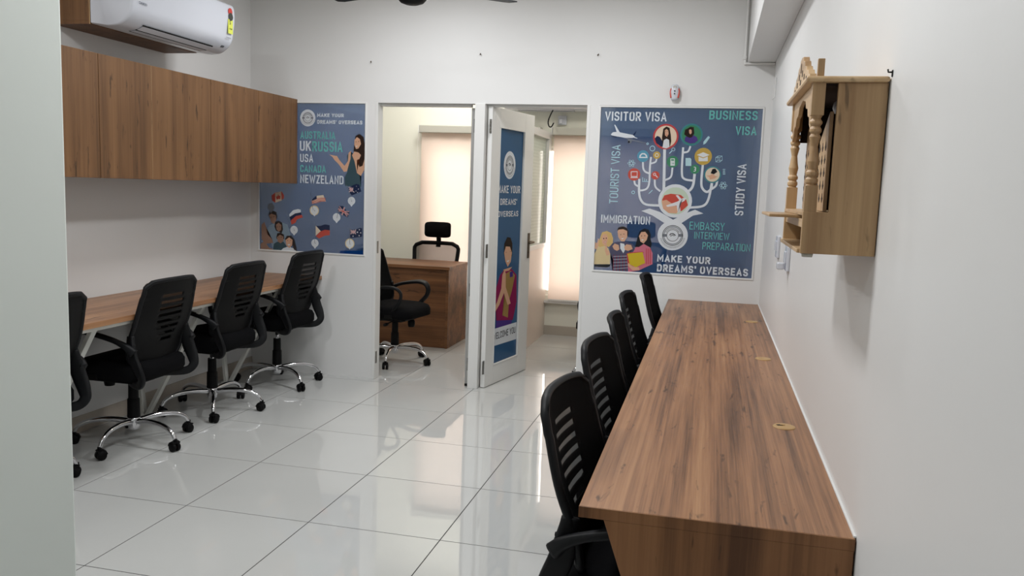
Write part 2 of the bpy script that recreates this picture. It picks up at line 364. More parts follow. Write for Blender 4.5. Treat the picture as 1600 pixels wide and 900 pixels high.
# far outside wall with one window opening per cabin
WZ0, WZ1 = .40, 1.90
struct(boxes('wall_far', [(XL, -2.90, YF, YF+.2, -.06, CEIL), (-2.90, -.42, YF, YF+.2, -.06, WZ0), (-2.90, -.42, YF, YF+.2, WZ1, CEIL), (-.42, XR, YF, YF+.2, -.06, CEIL), (-1.68, -1.632, YF, YF+.2, WZ0, WZ1)], M_cream))
struct(boxes('trim_7', [(PW1, XR, YF-.06, YF, .33, .36)], M_white, bevel=.003))
struct(boxes('baseboard_far', [(PW1, XR, YF-.012, YF, 0, .095), (XL, PW0, YF-.012, YF, 0, .095)], mat('grey_skirting_tile', (176, 168, 156), .25)))
for k, (a, b) in enumerate(((-2.90, -1.68), (-1.632, -.42))):
    wn = struct(boxes('window_%d' % (k+3), [(a, b, YF+.13, YF+.14, WZ0, WZ1)], M_glass))
    boxes('window_frame', [(a, a+.04 if k == 0 else a+.01, YF+.11, YF+.16, WZ0, WZ1), (b-.04, b, YF+.11, YF+.16, WZ0, WZ1), (a, b, YF+.11, YF+.16, WZ0, WZ0+.04), (a, b, YF+.11, YF+.16, WZ1-.04, WZ1), ((a+b)/2-.02, (a+b)/2+.02, YF+.11, YF+.16, WZ0, WZ1)], M_white, wn)

PRINTS = {
'right': [
('t','lettering',3,'white','VISITOR VISA',(-0.751,1.947,-0.334,2.018),0.02,0),
('t','lettering',3,'teal','BUSINESS',(-0.057,1.965,0.253,2.033),0.02,0),
('t','lettering',3,'teal','VISA',(0.118,1.867,0.254,1.933),0.02,0),
('t','lettering',3,'palet','TOURIST VISA',(-0.697,1.390,-0.632,1.790),0.0,1),
('t','lettering',3,'white','STUDY VISA',(0.143,1.343,0.208,1.683),0.02,1),
('t','lettering',3,'white','IMMIGRATION',(-0.744,1.251,-0.408,1.315),0.01,0),
('t','lettering',3,'teal','EMBASSY',(-0.142,1.235,0.089,1.291),0.0,0),
('t','lettering',3,'teal','INTERVIEW',(-0.107,1.172,0.124,1.224),0.0,0),
('t','lettering',3,'teal','PREPARATION',(-0.049,1.102,0.264,1.157),0.0,0),
('t','lettering',3,'white','MAKE YOUR',(-0.346,1.004,0.011,1.059),0.05,0),
('t','lettering',3,'white','DREAMS’ OVERSEAS',(-0.344,0.932,0.260,0.994),0.05,0),
('l','branch_print',1,'white',[(-.337,1.768),(-.327,1.487)],0.0184),
('l','branch_print',1,'white',[(-.478,1.679),(-.473,1.635),(-.457,1.613),(-.429,1.602)],0.0122),
('l','branch_print',1,'white',[(-.425,1.714),(-.429,1.648),(-.428,1.544),(-.440,1.503),(-.465,1.489),(-.492,1.485)],0.0122),
('l','branch_print',1,'white',[(-.386,1.704),(-.394,1.681),(-.426,1.669)],0.0107),
('l','branch_print',1,'white',[(-.530,1.552),(-.522,1.526),(-.493,1.510)],0.0122),
('l','branch_print',1,'white',[(-.496,1.564),(-.493,1.474),(-.478,1.422),(-.441,1.392),(-.351,1.388)],0.0153),
('l','branch_print',1,'white',[(-.392,1.564),(-.385,1.515),(-.350,1.484)],0.0122),
('l','branch_print',1,'white',[(-.278,1.647),(-.285,1.585),(-.325,1.559)],0.0122),
('l','branch_print',1,'white',[(-.215,1.783),(-.214,1.617),(-.194,1.573),(-.131,1.563)],0.0138),
('l','branch_print',1,'white',[(-.167,1.792),(-.181,1.757),(-.213,1.748)],0.0122),
('l','branch_print',1,'white',[(-.129,1.609),(-.134,1.538),(-.152,1.501),(-.184,1.483)],0.0168),
('l','branch_print',1,'white',[(-.079,1.675),(-.082,1.555),(-.070,1.511),(-.040,1.491),(-.015,1.517),(-.013,1.557)],0.0153),
('l','branch_print',1,'white',[(-.013,1.551),(-.029,1.442),(-.063,1.396),(-.153,1.381)],0.0153),
('l','branch_print',1,'white',[(.022,1.567),(.014,1.534),(-.013,1.510)],0.0138),
('p','branch_print',1,'white',[(-.471,1.347),(-.417,1.365),(-.346,1.345),(-.254,1.296),(-.250,1.222),(-.312,1.271),(-.396,1.320)]),
('p','branch_print',2,'white',[(-.055,1.346),(-.112,1.369),(-.169,1.345),(-.254,1.296),(-.250,1.222),(-.194,1.277),(-.124,1.329)]),
('c','icon_print',3,'bluei',(-.479,1.718),0.0400,0.0000),
('c','icon_print',3,'gold',(-.387,1.727),0.0250,0.0000),
('c','icon_print',3,'reds',(-.533,1.593),0.0420,0.0000),
('c','icon_print',3,'reds',(-.389,1.591),0.0280,0.0000),
('c','icon_print',3,'green',(-.279,1.686),0.0390,0.0000),
('c','icon_print',3,'green',(-.129,1.640),0.0310,0.0000),
('c','icon_print',3,'gold',(-.080,1.726),0.0570,0.0000),
('p','icon_print',4,'white',[(-.505,1.705),(-.503,1.723),(-.489,1.738),(-.468,1.739),(-.452,1.724),(-.448,1.706)]),
('p','icon_print',5,'bluei',[(-.495,1.713),(-.491,1.725),(-.481,1.731),(-.467,1.727),(-.459,1.714)]),
('c','icon_print',4,'white',(-.387,1.727),0.0130,0.0087),
('l','icon_print',4,'white',[(-.554,1.611),(-.513,1.613),(-.512,1.580),(-.552,1.579),(-.554,1.611)],0.0061),
('l','icon_print',4,'white',[(-.556,1.571),(-.507,1.573)],0.0061),
('c','icon_print',4,'white',(-.395,1.598),0.0100,0.0057),
('l','icon_print',4,'white',[(-.387,1.591),(-.373,1.577)],0.0061),
('p','icon_print',4,'white',[(-.295,1.707),(-.266,1.708),(-.263,1.660),(-.292,1.659)]),
('p','icon_print',5,'green',[(-.290,1.702),(-.270,1.702),(-.269,1.693),(-.290,1.693)]),
('c','icon_print',5,'green',(-.286,1.684),0.0020,0.0000),
('c','icon_print',5,'green',(-.286,1.672),0.0020,0.0000),
('c','icon_print',5,'green',(-.279,1.684),0.0020,0.0000),
('c','icon_print',5,'green',(-.278,1.673),0.0030,0.0000),
('c','icon_print',5,'green',(-.272,1.684),0.0020,0.0000),
('c','icon_print',5,'green',(-.271,1.673),0.0030,0.0000),
('t','lettering',3,'white','3',(-0.137,1.624,-0.122,1.656),0.02,0),
('p','icon_print',4,'white',[(-.122,1.735),(-.081,1.754),(-.039,1.737),(-.079,1.719)]),
('p','icon_print',4,'white',[(-.110,1.725),(-.079,1.713),(-.050,1.727),(-.048,1.695),(-.108,1.693)]),
('c','portrait_print',3,'redr',(-.334,1.852),0.0850,0.0000),
('c','portrait_print',4,'cream',(-.334,1.852),0.0730,0.0000),
('p','portrait_print',5,'navy',[(-.407,1.838),(-.392,1.856),(-.374,1.850),(-.354,1.821),(-.343,1.783),(-.364,1.785),(-.395,1.808)]),
('p','portrait_print',6,'hair',[(-.349,1.780),(-.359,1.845),(-.353,1.904),(-.333,1.919),(-.312,1.910),(-.301,1.863),(-.296,1.822),(-.302,1.784)]),
('p','portrait_print',7,'skin',[(-.343,1.892),(-.332,1.903),(-.319,1.892),(-.316,1.869),(-.326,1.850),(-.339,1.860)]),
('p','portrait_print',8,'white',[(-.351,1.778),(-.346,1.827),(-.329,1.838),(-.311,1.831),(-.305,1.784),(-.325,1.773)]),
('p','portrait_print',9,'reds',[(-.333,1.864),(-.322,1.864),(-.327,1.859)]),
('c','portrait_print',3,'tealr',(-.165,1.868),0.0740,0.0000),
('c','portrait_print',4,'green',(-.165,1.868),0.0620,0.0000),
('p','portrait_print',5,'violet',[(-.207,1.824),(-.206,1.850),(-.181,1.866),(-.156,1.866),(-.130,1.854),(-.120,1.832),(-.140,1.813),(-.172,1.809)]),
('p','portrait_print',6,'hair',[(-.213,1.869),(-.209,1.900),(-.187,1.910),(-.152,1.911),(-.147,1.876),(-.161,1.851),(-.177,1.847),(-.196,1.856)]),
('p','portrait_print',7,'skin',[(-.183,1.898),(-.174,1.904),(-.166,1.898),(-.164,1.879),(-.172,1.869),(-.181,1.879)]),
('p','portrait_print',8,'hair',[(-.195,1.907),(-.175,1.920),(-.150,1.917),(-.158,1.904)]),
('c','portrait_print',3,'tealr',(-.012,1.607),0.0560,0.0000),
('c','portrait_print',4,'cream',(-.012,1.607),0.0470,0.0000),
('p','portrait_print',5,'ink',[(-.025,1.616),(-.014,1.645),(.004,1.648),(.018,1.627),(-.003,1.610)]),
('p','portrait_print',6,'skin',[(-.052,1.599),(-.027,1.603),(-.015,1.613),(.010,1.598),(.023,1.598),(.005,1.582),(-.026,1.574),(-.033,1.590)]),
('c','portrait_print',3,'white',(-.248,1.423),0.1130,0.0000),
('c','portrait_print',4,'palegn',(-.248,1.423),0.0920,0.0000),
('p','portrait_print',5,'reds',[(-.335,1.428),(-.322,1.458),(-.279,1.471),(-.212,1.465),(-.174,1.434),(-.160,1.397),(-.199,1.358),(-.257,1.341),(-.317,1.361)]),
('p','portrait_print',6,'skin',[(-.338,1.420),(-.306,1.429),(-.260,1.401),(-.214,1.373),(-.234,1.339),(-.286,1.340),(-.325,1.368)]),
('p','portrait_print',7,'white',[(-.307,1.390),(-.232,1.420),(-.197,1.445),(-.175,1.445),(-.185,1.426),(-.216,1.408),(-.208,1.358),(-.224,1.342),(-.236,1.393),(-.296,1.381)]),
('p','portrait_print',7,'white',[(-.246,1.461),(-.231,1.464),(-.203,1.435),(-.217,1.426)]),
('p','aeroplane_print',3,'white',[(-.706,1.859),(-.693,1.874),(-.675,1.877),(-.645,1.875),(-.590,1.865),(-.556,1.859),(-.541,1.847),(-.555,1.839),(-.606,1.838),(-.655,1.846),(-.689,1.847)]),
('p','aeroplane_print',4,'white',[(-.685,1.925),(-.679,1.926),(-.645,1.875),(-.666,1.876)]),
('p','aeroplane_print',4,'grey',[(-.606,1.838),(-.567,1.831),(-.461,1.808),(-.466,1.804),(-.545,1.817),(-.588,1.828)]),
('p','aeroplane_print',5,'navy',[(-.556,1.859),(-.534,1.886),(-.532,1.882),(-.544,1.856)]),
('p','aeroplane_print',5,'white',[(-.556,1.850),(-.522,1.838),(-.524,1.835),(-.552,1.842)]),
('c','aeroplane_print',5,'grey',(-.575,1.815),0.0150,0.0000),
('c','aeroplane_print',6,'ink',(-.580,1.811),0.0080,0.0000),
('p','aeroplane_print',5,'navy',[(-.698,1.853),(-.661,1.846),(-.664,1.840),(-.692,1.844)]),
('l','icon_print',1,'palet',[(-.530,1.669),(-.533,1.664),(-.542,1.660),(-.555,1.658),(-.567,1.659),(-.577,1.663),(-.581,1.667),(-.577,1.672),(-.568,1.676),(-.556,1.678),(-.543,1.677),(-.533,1.673),(-.530,1.669)],0.0028),
('l','icon_print',2,'palet',[(-.541,1.646),(-.547,1.647),(-.555,1.653),(-.563,1.663),(-.569,1.674),(-.571,1.684),(-.569,1.690),(-.563,1.689),(-.555,1.683),(-.547,1.673),(-.541,1.662),(-.539,1.652),(-.541,1.646)],0.0028),
('l','icon_print',3,'palet',[(-.567,1.646),(-.570,1.651),(-.568,1.661),(-.564,1.673),(-.557,1.683),(-.549,1.690),(-.544,1.690),(-.541,1.685),(-.542,1.675),(-.547,1.663),(-.554,1.653),(-.561,1.646),(-.567,1.646)],0.0028),
('l','icon_print',1,'palet',[(.088,1.538),(.085,1.533),(.076,1.529),(.063,1.527),(.050,1.528),(.041,1.532),(.037,1.537),(.040,1.542),(.049,1.546),(.062,1.547),(.075,1.546),(.084,1.543),(.088,1.538)],0.0028),
('l','icon_print',2,'palet',[(.077,1.515),(.071,1.515),(.063,1.522),(.054,1.532),(.048,1.544),(.046,1.554),(.048,1.560),(.054,1.559),(.062,1.553),(.071,1.543),(.077,1.531),(.079,1.521),(.077,1.515)],0.0028),
('l','icon_print',3,'palet',[(.051,1.514),(.048,1.520),(.049,1.530),(.054,1.542),(.061,1.553),(.068,1.560),(.074,1.561),(.077,1.555),(.076,1.545),(.071,1.533),(.064,1.522),(.057,1.515),(.051,1.514)],0.0028),
('c','icon_print',2,'palet',(-.419,1.771),0.0190,0.0146),
('c','icon_print',2,'palet',(-.533,1.471),0.0120,0.0075),
('c','icon_print',2,'palet',(-.279,1.768),0.0120,0.0090),
('l','icon_print',2,'palet',[(-.288,1.758),(-.304,1.740)],0.0061),
('p','icon_print',2,'palet',[(-.195,1.713),(-.164,1.714),(-.156,1.705),(-.154,1.661),(-.192,1.660)]),
('l','icon_print',2,'palet',[(.002,1.721),(.028,1.721),(.030,1.692),(.004,1.692),(.002,1.721)],0.0028),
('l','icon_print',2,'palet',[(.016,1.731),(.043,1.732),(.045,1.704),(.018,1.704),(.016,1.731)],0.0028),
('l','icon_print',2,'palet',[(.002,1.721),(.016,1.731)],0.0028),
('l','icon_print',2,'palet',[(.028,1.721),(.043,1.732)],0.0028),
('l','icon_print',2,'palet',[(.030,1.692),(.045,1.704)],0.0028),
('l','icon_print',2,'palet',[(.004,1.692),(.018,1.704)],0.0028),
('p','icon_print',2,'palet',[(-.084,1.823),(-.055,1.862),(-.043,1.853),(-.069,1.812),(-.084,1.803)]),
('l','icon_print',2,'palet',[(.053,1.644),(.069,1.644)],0.0046),
('l','icon_print',2,'palet',[(.054,1.633),(.069,1.634)],0.0046),
('l','icon_print',2,'palet',[(.054,1.623),(.070,1.624)],0.0046),
('l','icon_print',2,'palet',[(.055,1.613),(.071,1.614)],0.0046),
('l','icon_print',2,'palet',[(-.473,1.550),(-.474,1.575)],0.0038),
('l','icon_print',2,'palet',[(-.459,1.550),(-.460,1.569)],0.0038),
('l','icon_print',2,'palet',[(-.446,1.551),(-.447,1.564)],0.0038),
('l','icon_print',2,'palet',[(-.477,1.547),(-.435,1.548)],0.0038),
('l','icon_print',2,'palet',[(-.427,1.466),(-.403,1.491)],0.0046),
('c','icon_print',2,'palet',(-.453,1.802),0.0080,0.0040),
('p','people_print',1,'cream2',[(-.782,.963),(-.783,1.029),(-.770,1.057),(-.755,1.096),(-.712,1.098),(-.684,1.078),(-.668,1.035),(-.668,.969)]),
('p','people_print',2,'blond',[(-.742,1.162),(-.733,1.189),(-.700,1.199),(-.670,1.187),(-.655,1.150),(-.655,1.112),(-.684,1.088),(-.704,1.098),(-.744,1.085),(-.761,1.096)]),
('p','people_print',3,'skin',[(-.734,1.157),(-.724,1.176),(-.702,1.177),(-.690,1.153),(-.694,1.121),(-.712,1.095),(-.729,1.113)]),
('p','people_print',4,'skin',[(-.786,1.105),(-.778,1.117),(-.764,1.112),(-.759,1.145),(-.752,1.140),(-.755,1.096),(-.765,1.068),(-.782,1.073)]),
('p','people_print',4,'skin',[(-.707,1.060),(-.706,1.109),(-.697,1.110),(-.691,1.066),(-.676,1.062),(-.675,1.034),(-.695,1.028)]),
('p','people_print',4,'ink',[(-.782,.962),(-.665,.968),(-.671,.953),(-.688,.946),(-.770,.947)]),
('p','people_print',3,'plaid',[(-.678,1.086),(-.658,1.117),(-.621,1.130),(-.562,1.130),(-.518,1.118),(-.500,1.081),(-.536,1.053),(-.541,.944),(-.649,.916),(-.647,1.003),(-.671,1.046)]),
('l','people_print',4,'plaidr',[(-.645,1.036),(-.642,.922)],0.0054),
('l','people_print',4,'plaidr',[(-.624,1.037),(-.621,.923)],0.0054),
('l','people_print',4,'plaidr',[(-.604,1.038),(-.599,.924)],0.0054),
('l','people_print',4,'plaidr',[(-.583,1.039),(-.577,.925)],0.0054),
('l','people_print',4,'plaidr',[(-.563,1.040),(-.556,.927)],0.0054),
('l','people_print',5,'plaidw',[(-.647,1.025),(-.546,1.033)],0.0033),
('l','people_print',5,'plaidw',[(-.646,1.003),(-.545,1.013)],0.0033),
('l','people_print',5,'plaidw',[(-.645,.982),(-.544,.992)],0.0033),
('l','people_print',5,'plaidw',[(-.644,.960),(-.543,.971)],0.0033),
('l','people_print',5,'plaidw',[(-.643,.938),(-.542,.951)],0.0033),
('p','people_print',5,'white',[(-.604,1.120),(-.577,1.116),(-.565,1.084),(-.579,1.050),(-.602,1.082)]),
('p','people_print',5,'hair',[(-.630,1.205),(-.623,1.227),(-.594,1.236),(-.567,1.229),(-.552,1.203),(-.553,1.171),(-.564,1.170),(-.582,1.207),(-.619,1.205)]),
('p','people_print',6,'skin',[(-.627,1.200),(-.620,1.212),(-.588,1.217),(-.560,1.205),(-.558,1.165),(-.575,1.132),(-.600,1.133),(-.620,1.162)]),
('p','people_print',7,'white',[(-.601,1.153),(-.579,1.156),(-.590,1.146)]),
('p','people_print',6,'skin',[(-.657,1.095),(-.642,1.115),(-.614,1.106),(-.608,1.076),(-.623,1.064),(-.645,1.074)]),
('p','people_print',6,'skin',[(-.576,1.094),(-.561,1.114),(-.528,1.110),(-.516,1.083),(-.548,1.068),(-.570,1.075)]),
('p','people_print',3,'pinkpl',[(-.510,1.065),(-.496,1.098),(-.443,1.122),(-.400,1.103),(-.379,1.061),(-.376,.985),(-.424,.961),(-.466,.937),(-.540,.922),(-.552,1.041)]),
('l','people_print',4,'redr',[(-.423,1.091),(-.417,.983)],0.0049),
('l','people_print',4,'redr',[(-.410,1.091),(-.404,.984)],0.0049),
('l','people_print',4,'redr',[(-.397,1.092),(-.390,.985)],0.0049),
('p','people_print',5,'ink',[(-.501,1.098),(-.488,1.163),(-.475,1.209),(-.444,1.228),(-.414,1.220),(-.399,1.189),(-.400,1.162),(-.388,1.125),(-.394,1.098),(-.443,1.122),(-.474,1.099)]),
('p','people_print',6,'skin',[(-.478,1.174),(-.464,1.202),(-.437,1.206),(-.417,1.182),(-.424,1.150),(-.444,1.125),(-.466,1.137)]),
('p','people_print',7,'white',[(-.462,1.153),(-.442,1.152),(-.453,1.143)]),
('p','people_print',7,'redr',[(-.557,1.049),(-.537,1.058),(-.446,1.068),(-.440,1.063),(-.531,.955),(-.542,.960)]),
('p','people_print',8,'yellow',[(-.551,1.049),(-.447,1.065),(-.426,.991),(-.488,.958),(-.532,.977)]),
('p','people_print',8,'skin',[(-.544,.987),(-.510,.962),(-.467,.959),(-.461,.940),(-.509,.935),(-.543,.965)]),
('c','people_print',10,'hair',(-.720,1.146),0.0040,0.0000),
('c','people_print',10,'hair',(-.702,1.149),0.0040,0.0000),
('c','people_print',10,'hair',(-.603,1.178),0.0030,0.0000),
('c','people_print',10,'hair',(-.582,1.183),0.0030,0.0000),
('c','people_print',10,'hair',(-.460,1.176),0.0030,0.0000),
('c','people_print',10,'hair',(-.439,1.179),0.0030,0.0000),
('c','portrait_print',10,'hair',(-.337,1.885),0.0020,0.0000),
('c','portrait_print',10,'hair',(-.324,1.886),0.0020,0.0000),
('l','people_print',10,'skin2',[(-.712,1.130),(-.707,1.130)],0.0022),
('l','people_print',10,'skin2',[(-.593,1.162),(-.587,1.163)],0.0022),
('l','people_print',10,'skin2',[(-.450,1.158),(-.446,1.159)],0.0022),
('p','people_print',7,'reds',[(-.720,1.122),(-.699,1.126),(-.708,1.115)]),
('p','people_print',8,'white',[(-.717,1.121),(-.701,1.125),(-.708,1.118)]),
('c','emblem_print',3,'white',(-.251,1.189),0.1020,0.0000),
('c','emblem_print',4,'ink',(-.251,1.189),0.0700,0.0659),
('c','emblem_print',4,'grey',(-.251,1.189),0.0620,0.0568),
('c','emblem_print',4,'ink',(-.251,1.189),0.0410,0.0379),
('l','emblem_print',5,'grey',[(-.178,1.173),(-.167,1.171)],0.0026),
('l','emblem_print',5,'grey',[(-.180,1.166),(-.169,1.162)],0.0026),
('l','emblem_print',5,'grey',[(-.183,1.158),(-.172,1.153)],0.0026),
('l','emblem_print',5,'grey',[(-.186,1.151),(-.176,1.145)],0.0026),
('l','emblem_print',5,'grey',[(-.190,1.144),(-.181,1.137)],0.0026),
('l','emblem_print',5,'grey',[(-.195,1.138),(-.186,1.130)],0.0026),
('l','emblem_print',5,'grey',[(-.201,1.133),(-.193,1.124)],0.0026),
('l','emblem_print',5,'grey',[(-.207,1.128),(-.200,1.118)],0.0026),
('l','emblem_print',5,'grey',[(-.213,1.123),(-.207,1.113)],0.0026),
('l','emblem_print',5,'grey',[(-.220,1.120),(-.215,1.108)],0.0026),
('l','emblem_print',5,'grey',[(-.228,1.117),(-.224,1.105)],0.0026),
('l','emblem_print',5,'grey',[(-.235,1.115),(-.232,1.103)],0.0026),
('l','emblem_print',5,'grey',[(-.243,1.113),(-.241,1.101)],0.0026),
('l','emblem_print',5,'grey',[(-.251,1.113),(-.251,1.101)],0.0026),
('l','emblem_print',5,'grey',[(-.259,1.114),(-.260,1.101)],0.0026),
('l','emblem_print',5,'grey',[(-.266,1.115),(-.269,1.103)],0.0026),
('l','emblem_print',5,'grey',[(-.274,1.117),(-.278,1.105)],0.0026),
('l','emblem_print',5,'grey',[(-.281,1.120),(-.286,1.109)],0.0026),
('l','emblem_print',5,'grey',[(-.288,1.124),(-.294,1.113)],0.0026),
('l','emblem_print',5,'grey',[(-.295,1.128),(-.302,1.118)],0.0026),
('l','emblem_print',5,'grey',[(-.301,1.133),(-.309,1.124)],0.0026),
('l','emblem_print',5,'grey',[(-.307,1.139),(-.316,1.131)],0.0026),
('l','emblem_print',5,'grey',[(-.311,1.145),(-.321,1.138)],0.0026),
('l','emblem_print',5,'grey',[(-.316,1.152),(-.326,1.146)],0.0026),
('l','emblem_print',5,'grey',[(-.319,1.159),(-.330,1.154)],0.0026),
('l','emblem_print',5,'grey',[(-.322,1.166),(-.334,1.163)],0.0026),
('l','emblem_print',5,'ink',[(-.292,1.207),(-.300,1.211)],0.0031),
('l','emblem_print',5,'ink',[(-.288,1.213),(-.296,1.218)],0.0031),
('l','emblem_print',5,'ink',[(-.284,1.219),(-.291,1.225)],0.0031),
('l','emblem_print',5,'ink',[(-.279,1.224),(-.285,1.231)],0.0031),
('l','emblem_print',5,'ink',[(-.273,1.228),(-.278,1.236)],0.0031),
('l','emblem_print',5,'ink',[(-.267,1.231),(-.270,1.239)],0.0031),
('l','emblem_print',5,'ink',[(-.260,1.233),(-.262,1.242)],0.0031),
('l','emblem_print',5,'ink',[(-.254,1.233),(-.254,1.243)],0.0031),
('l','emblem_print',5,'ink',[(-.247,1.233),(-.246,1.242)],0.0031),
('l','emblem_print',5,'ink',[(-.240,1.232),(-.238,1.241)],0.0031),
('l','emblem_print',5,'ink',[(-.233,1.229),(-.230,1.238)],0.0031),
('l','emblem_print',5,'ink',[(-.227,1.226),(-.222,1.234)],0.0031),
('l','emblem_print',5,'ink',[(-.222,1.222),(-.216,1.228)],0.0031),
('l','emblem_print',5,'ink',[(-.217,1.217),(-.210,1.222)],0.0031),
('l','emblem_print',5,'ink',[(-.213,1.211),(-.205,1.215)],0.0031),
('p','emblem_print',5,'grey',[(-.318,1.196),(-.292,1.197),(-.291,1.179),(-.317,1.177)]),
('p','emblem_print',5,'grey',[(-.186,1.202),(-.212,1.201),(-.211,1.182),(-.185,1.184)]),
('l','emblem_print',5,'ink',[(-.271,1.190),(-.264,1.200),(-.249,1.202),(-.231,1.190)],0.0062),
('l','emblem_print',6,'ink',[(-.266,1.183),(-.251,1.192),(-.239,1.186)],0.0042)],
'left': [
('c','emblem_print',3,'white',(-2.971,1.938),0.0620,0.0000),
('c','emblem_print',4,'ink',(-2.971,1.938),0.0420,0.0395),
('c','emblem_print',4,'grey',(-2.971,1.938),0.0370,0.0339),
('c','emblem_print',4,'ink',(-2.971,1.938),0.0250,0.0231),
('l','emblem_print',5,'grey',[(-2.922,1.927),(-2.914,1.925)],0.0015),
('l','emblem_print',5,'grey',[(-2.924,1.922),(-2.916,1.920)],0.0015),
('l','emblem_print',5,'grey',[(-2.926,1.918),(-2.918,1.915)],0.0015),
('l','emblem_print',5,'grey',[(-2.928,1.914),(-2.921,1.910)],0.0015),
('l','emblem_print',5,'grey',[(-2.931,1.910),(-2.925,1.905)],0.0015),
('l','emblem_print',5,'grey',[(-2.935,1.906),(-2.929,1.901)],0.0015),
('l','emblem_print',5,'grey',[(-2.939,1.903),(-2.934,1.897)],0.0015),
('l','emblem_print',5,'grey',[(-2.943,1.900),(-2.938,1.894)],0.0015),
('l','emblem_print',5,'grey',[(-2.948,1.898),(-2.944,1.891)],0.0015),
('l','emblem_print',5,'grey',[(-2.952,1.896),(-2.949,1.889)],0.0015),
('l','emblem_print',5,'grey',[(-2.957,1.894),(-2.955,1.887)],0.0015),
('l','emblem_print',5,'grey',[(-2.963,1.893),(-2.961,1.886)],0.0015),
('l','emblem_print',5,'grey',[(-2.968,1.892),(-2.967,1.885)],0.0015),
('l','emblem_print',5,'grey',[(-2.973,1.892),(-2.974,1.885)],0.0015),
('l','emblem_print',5,'grey',[(-2.979,1.893),(-2.980,1.885)],0.0015),
('l','emblem_print',5,'grey',[(-2.984,1.894),(-2.986,1.886)],0.0015),
('l','emblem_print',5,'grey',[(-2.989,1.895),(-2.992,1.888)],0.0015),
('l','emblem_print',5,'grey',[(-2.994,1.897),(-2.997,1.890)],0.0015),
('l','emblem_print',5,'grey',[(-2.998,1.899),(-3.003,1.893)],0.0015),
('l','emblem_print',5,'grey',[(-3.003,1.902),(-3.008,1.896)],0.0015),
('l','emblem_print',5,'grey',[(-3.007,1.905),(-3.012,1.900)],0.0015),
('l','emblem_print',5,'grey',[(-3.010,1.909),(-3.016,1.904)],0.0015),
('l','emblem_print',5,'grey',[(-3.013,1.913),(-3.020,1.908)],0.0015),
('l','emblem_print',5,'grey',[(-3.016,1.917),(-3.023,1.913)],0.0015),
('l','emblem_print',5,'grey',[(-3.018,1.921),(-3.026,1.918)],0.0015),
('l','emblem_print',5,'grey',[(-3.020,1.926),(-3.028,1.924)],0.0015),
('l','emblem_print',5,'ink',[(-2.998,1.949),(-3.003,1.952)],0.0017),
('l','emblem_print',5,'ink',[(-2.995,1.953),(-3.000,1.956)],0.0017),
('l','emblem_print',5,'ink',[(-2.992,1.956),(-2.996,1.960)],0.0017),
('l','emblem_print',5,'ink',[(-2.989,1.959),(-2.992,1.964)],0.0017),
('l','emblem_print',5,'ink',[(-2.985,1.961),(-2.987,1.966)],0.0017),
('l','emblem_print',5,'ink',[(-2.980,1.963),(-2.982,1.968)],0.0017),
('l','emblem_print',5,'ink',[(-2.976,1.964),(-2.977,1.970)],0.0017),
('l','emblem_print',5,'ink',[(-2.971,1.965),(-2.971,1.970)],0.0017),
('l','emblem_print',5,'ink',[(-2.966,1.964),(-2.965,1.970)],0.0017),
('l','emblem_print',5,'ink',[(-2.962,1.963),(-2.960,1.969)],0.0017),
('l','emblem_print',5,'ink',[(-2.957,1.962),(-2.955,1.967)],0.0017),
('l','emblem_print',5,'ink',[(-2.953,1.960),(-2.950,1.964)],0.0017),
('l','emblem_print',5,'ink',[(-2.950,1.957),(-2.946,1.961)],0.0017),
('l','emblem_print',5,'ink',[(-2.947,1.954),(-2.942,1.957)],0.0017),
('l','emblem_print',5,'ink',[(-2.944,1.950),(-2.939,1.953)],0.0017),
('p','emblem_print',5,'grey',[(-3.016,1.943),(-2.998,1.943),(-2.998,1.932),(-3.016,1.932)]),
('p','emblem_print',5,'grey',[(-2.926,1.944),(-2.944,1.944),(-2.944,1.933),(-2.926,1.933)]),
('l','emblem_print',5,'ink',[(-2.984,1.939),(-2.979,1.945),(-2.969,1.946),(-2.957,1.938)],0.0035),
('l','emblem_print',6,'ink',[(-2.981,1.934),(-2.971,1.939),(-2.963,1.936)],0.0023),
('t','lettering',3,'white','MAKE YOUR',(-2.895,1.946,-2.680,1.975),0.05,0),
('t','lettering',3,'white','DREAMS’ OVERSEAS',(-2.894,1.894,-2.533,1.927),0.05,0),
('t','lettering',3,'teal','AUSTRALIA',(-3.031,1.783,-2.747,1.845),0.03,0),
('t','lettering',3,'white','UK',(-3.034,1.693,-2.941,1.771),0.03,0),
('t','lettering',3,'teal','RUSSIA',(-2.933,1.691,-2.687,1.773),0.03,0),
('t','lettering',3,'white','USA',(-3.032,1.611,-2.924,1.677),0.03,0),
('t','lettering',3,'teal','CANADA',(-3.030,1.533,-2.820,1.594),0.03,0),
('t','lettering',3,'white','NEWZELAND',(-3.030,1.450,-2.678,1.523),0.03,0),
('p','woman_print',1,'tealdk',[(-2.652,1.672),(-2.625,1.699),(-2.600,1.645),(-2.561,1.646),(-2.536,1.617),(-2.551,1.544),(-2.543,1.500),(-2.538,1.442),(-2.665,1.445),(-2.670,1.504),(-2.647,1.556)]),
('p','woman_print',2,'hair',[(-2.587,1.812),(-2.555,1.830),(-2.523,1.806),(-2.511,1.741),(-2.513,1.647),(-2.520,1.559),(-2.551,1.522),(-2.571,1.573),(-2.592,1.645),(-2.601,1.710),(-2.594,1.768)]),
('p','woman_print',3,'skin',[(-2.594,1.783),(-2.575,1.805),(-2.551,1.791),(-2.542,1.755),(-2.562,1.722),(-2.581,1.718),(-2.595,1.747)]),
('p','woman_print',4,'white',[(-2.584,1.739),(-2.568,1.743),(-2.576,1.732)]),
('p','woman_print',3,'tealdk',[(-2.640,1.658),(-2.612,1.644),(-2.592,1.616),(-2.583,1.543),(-2.647,1.545)]),
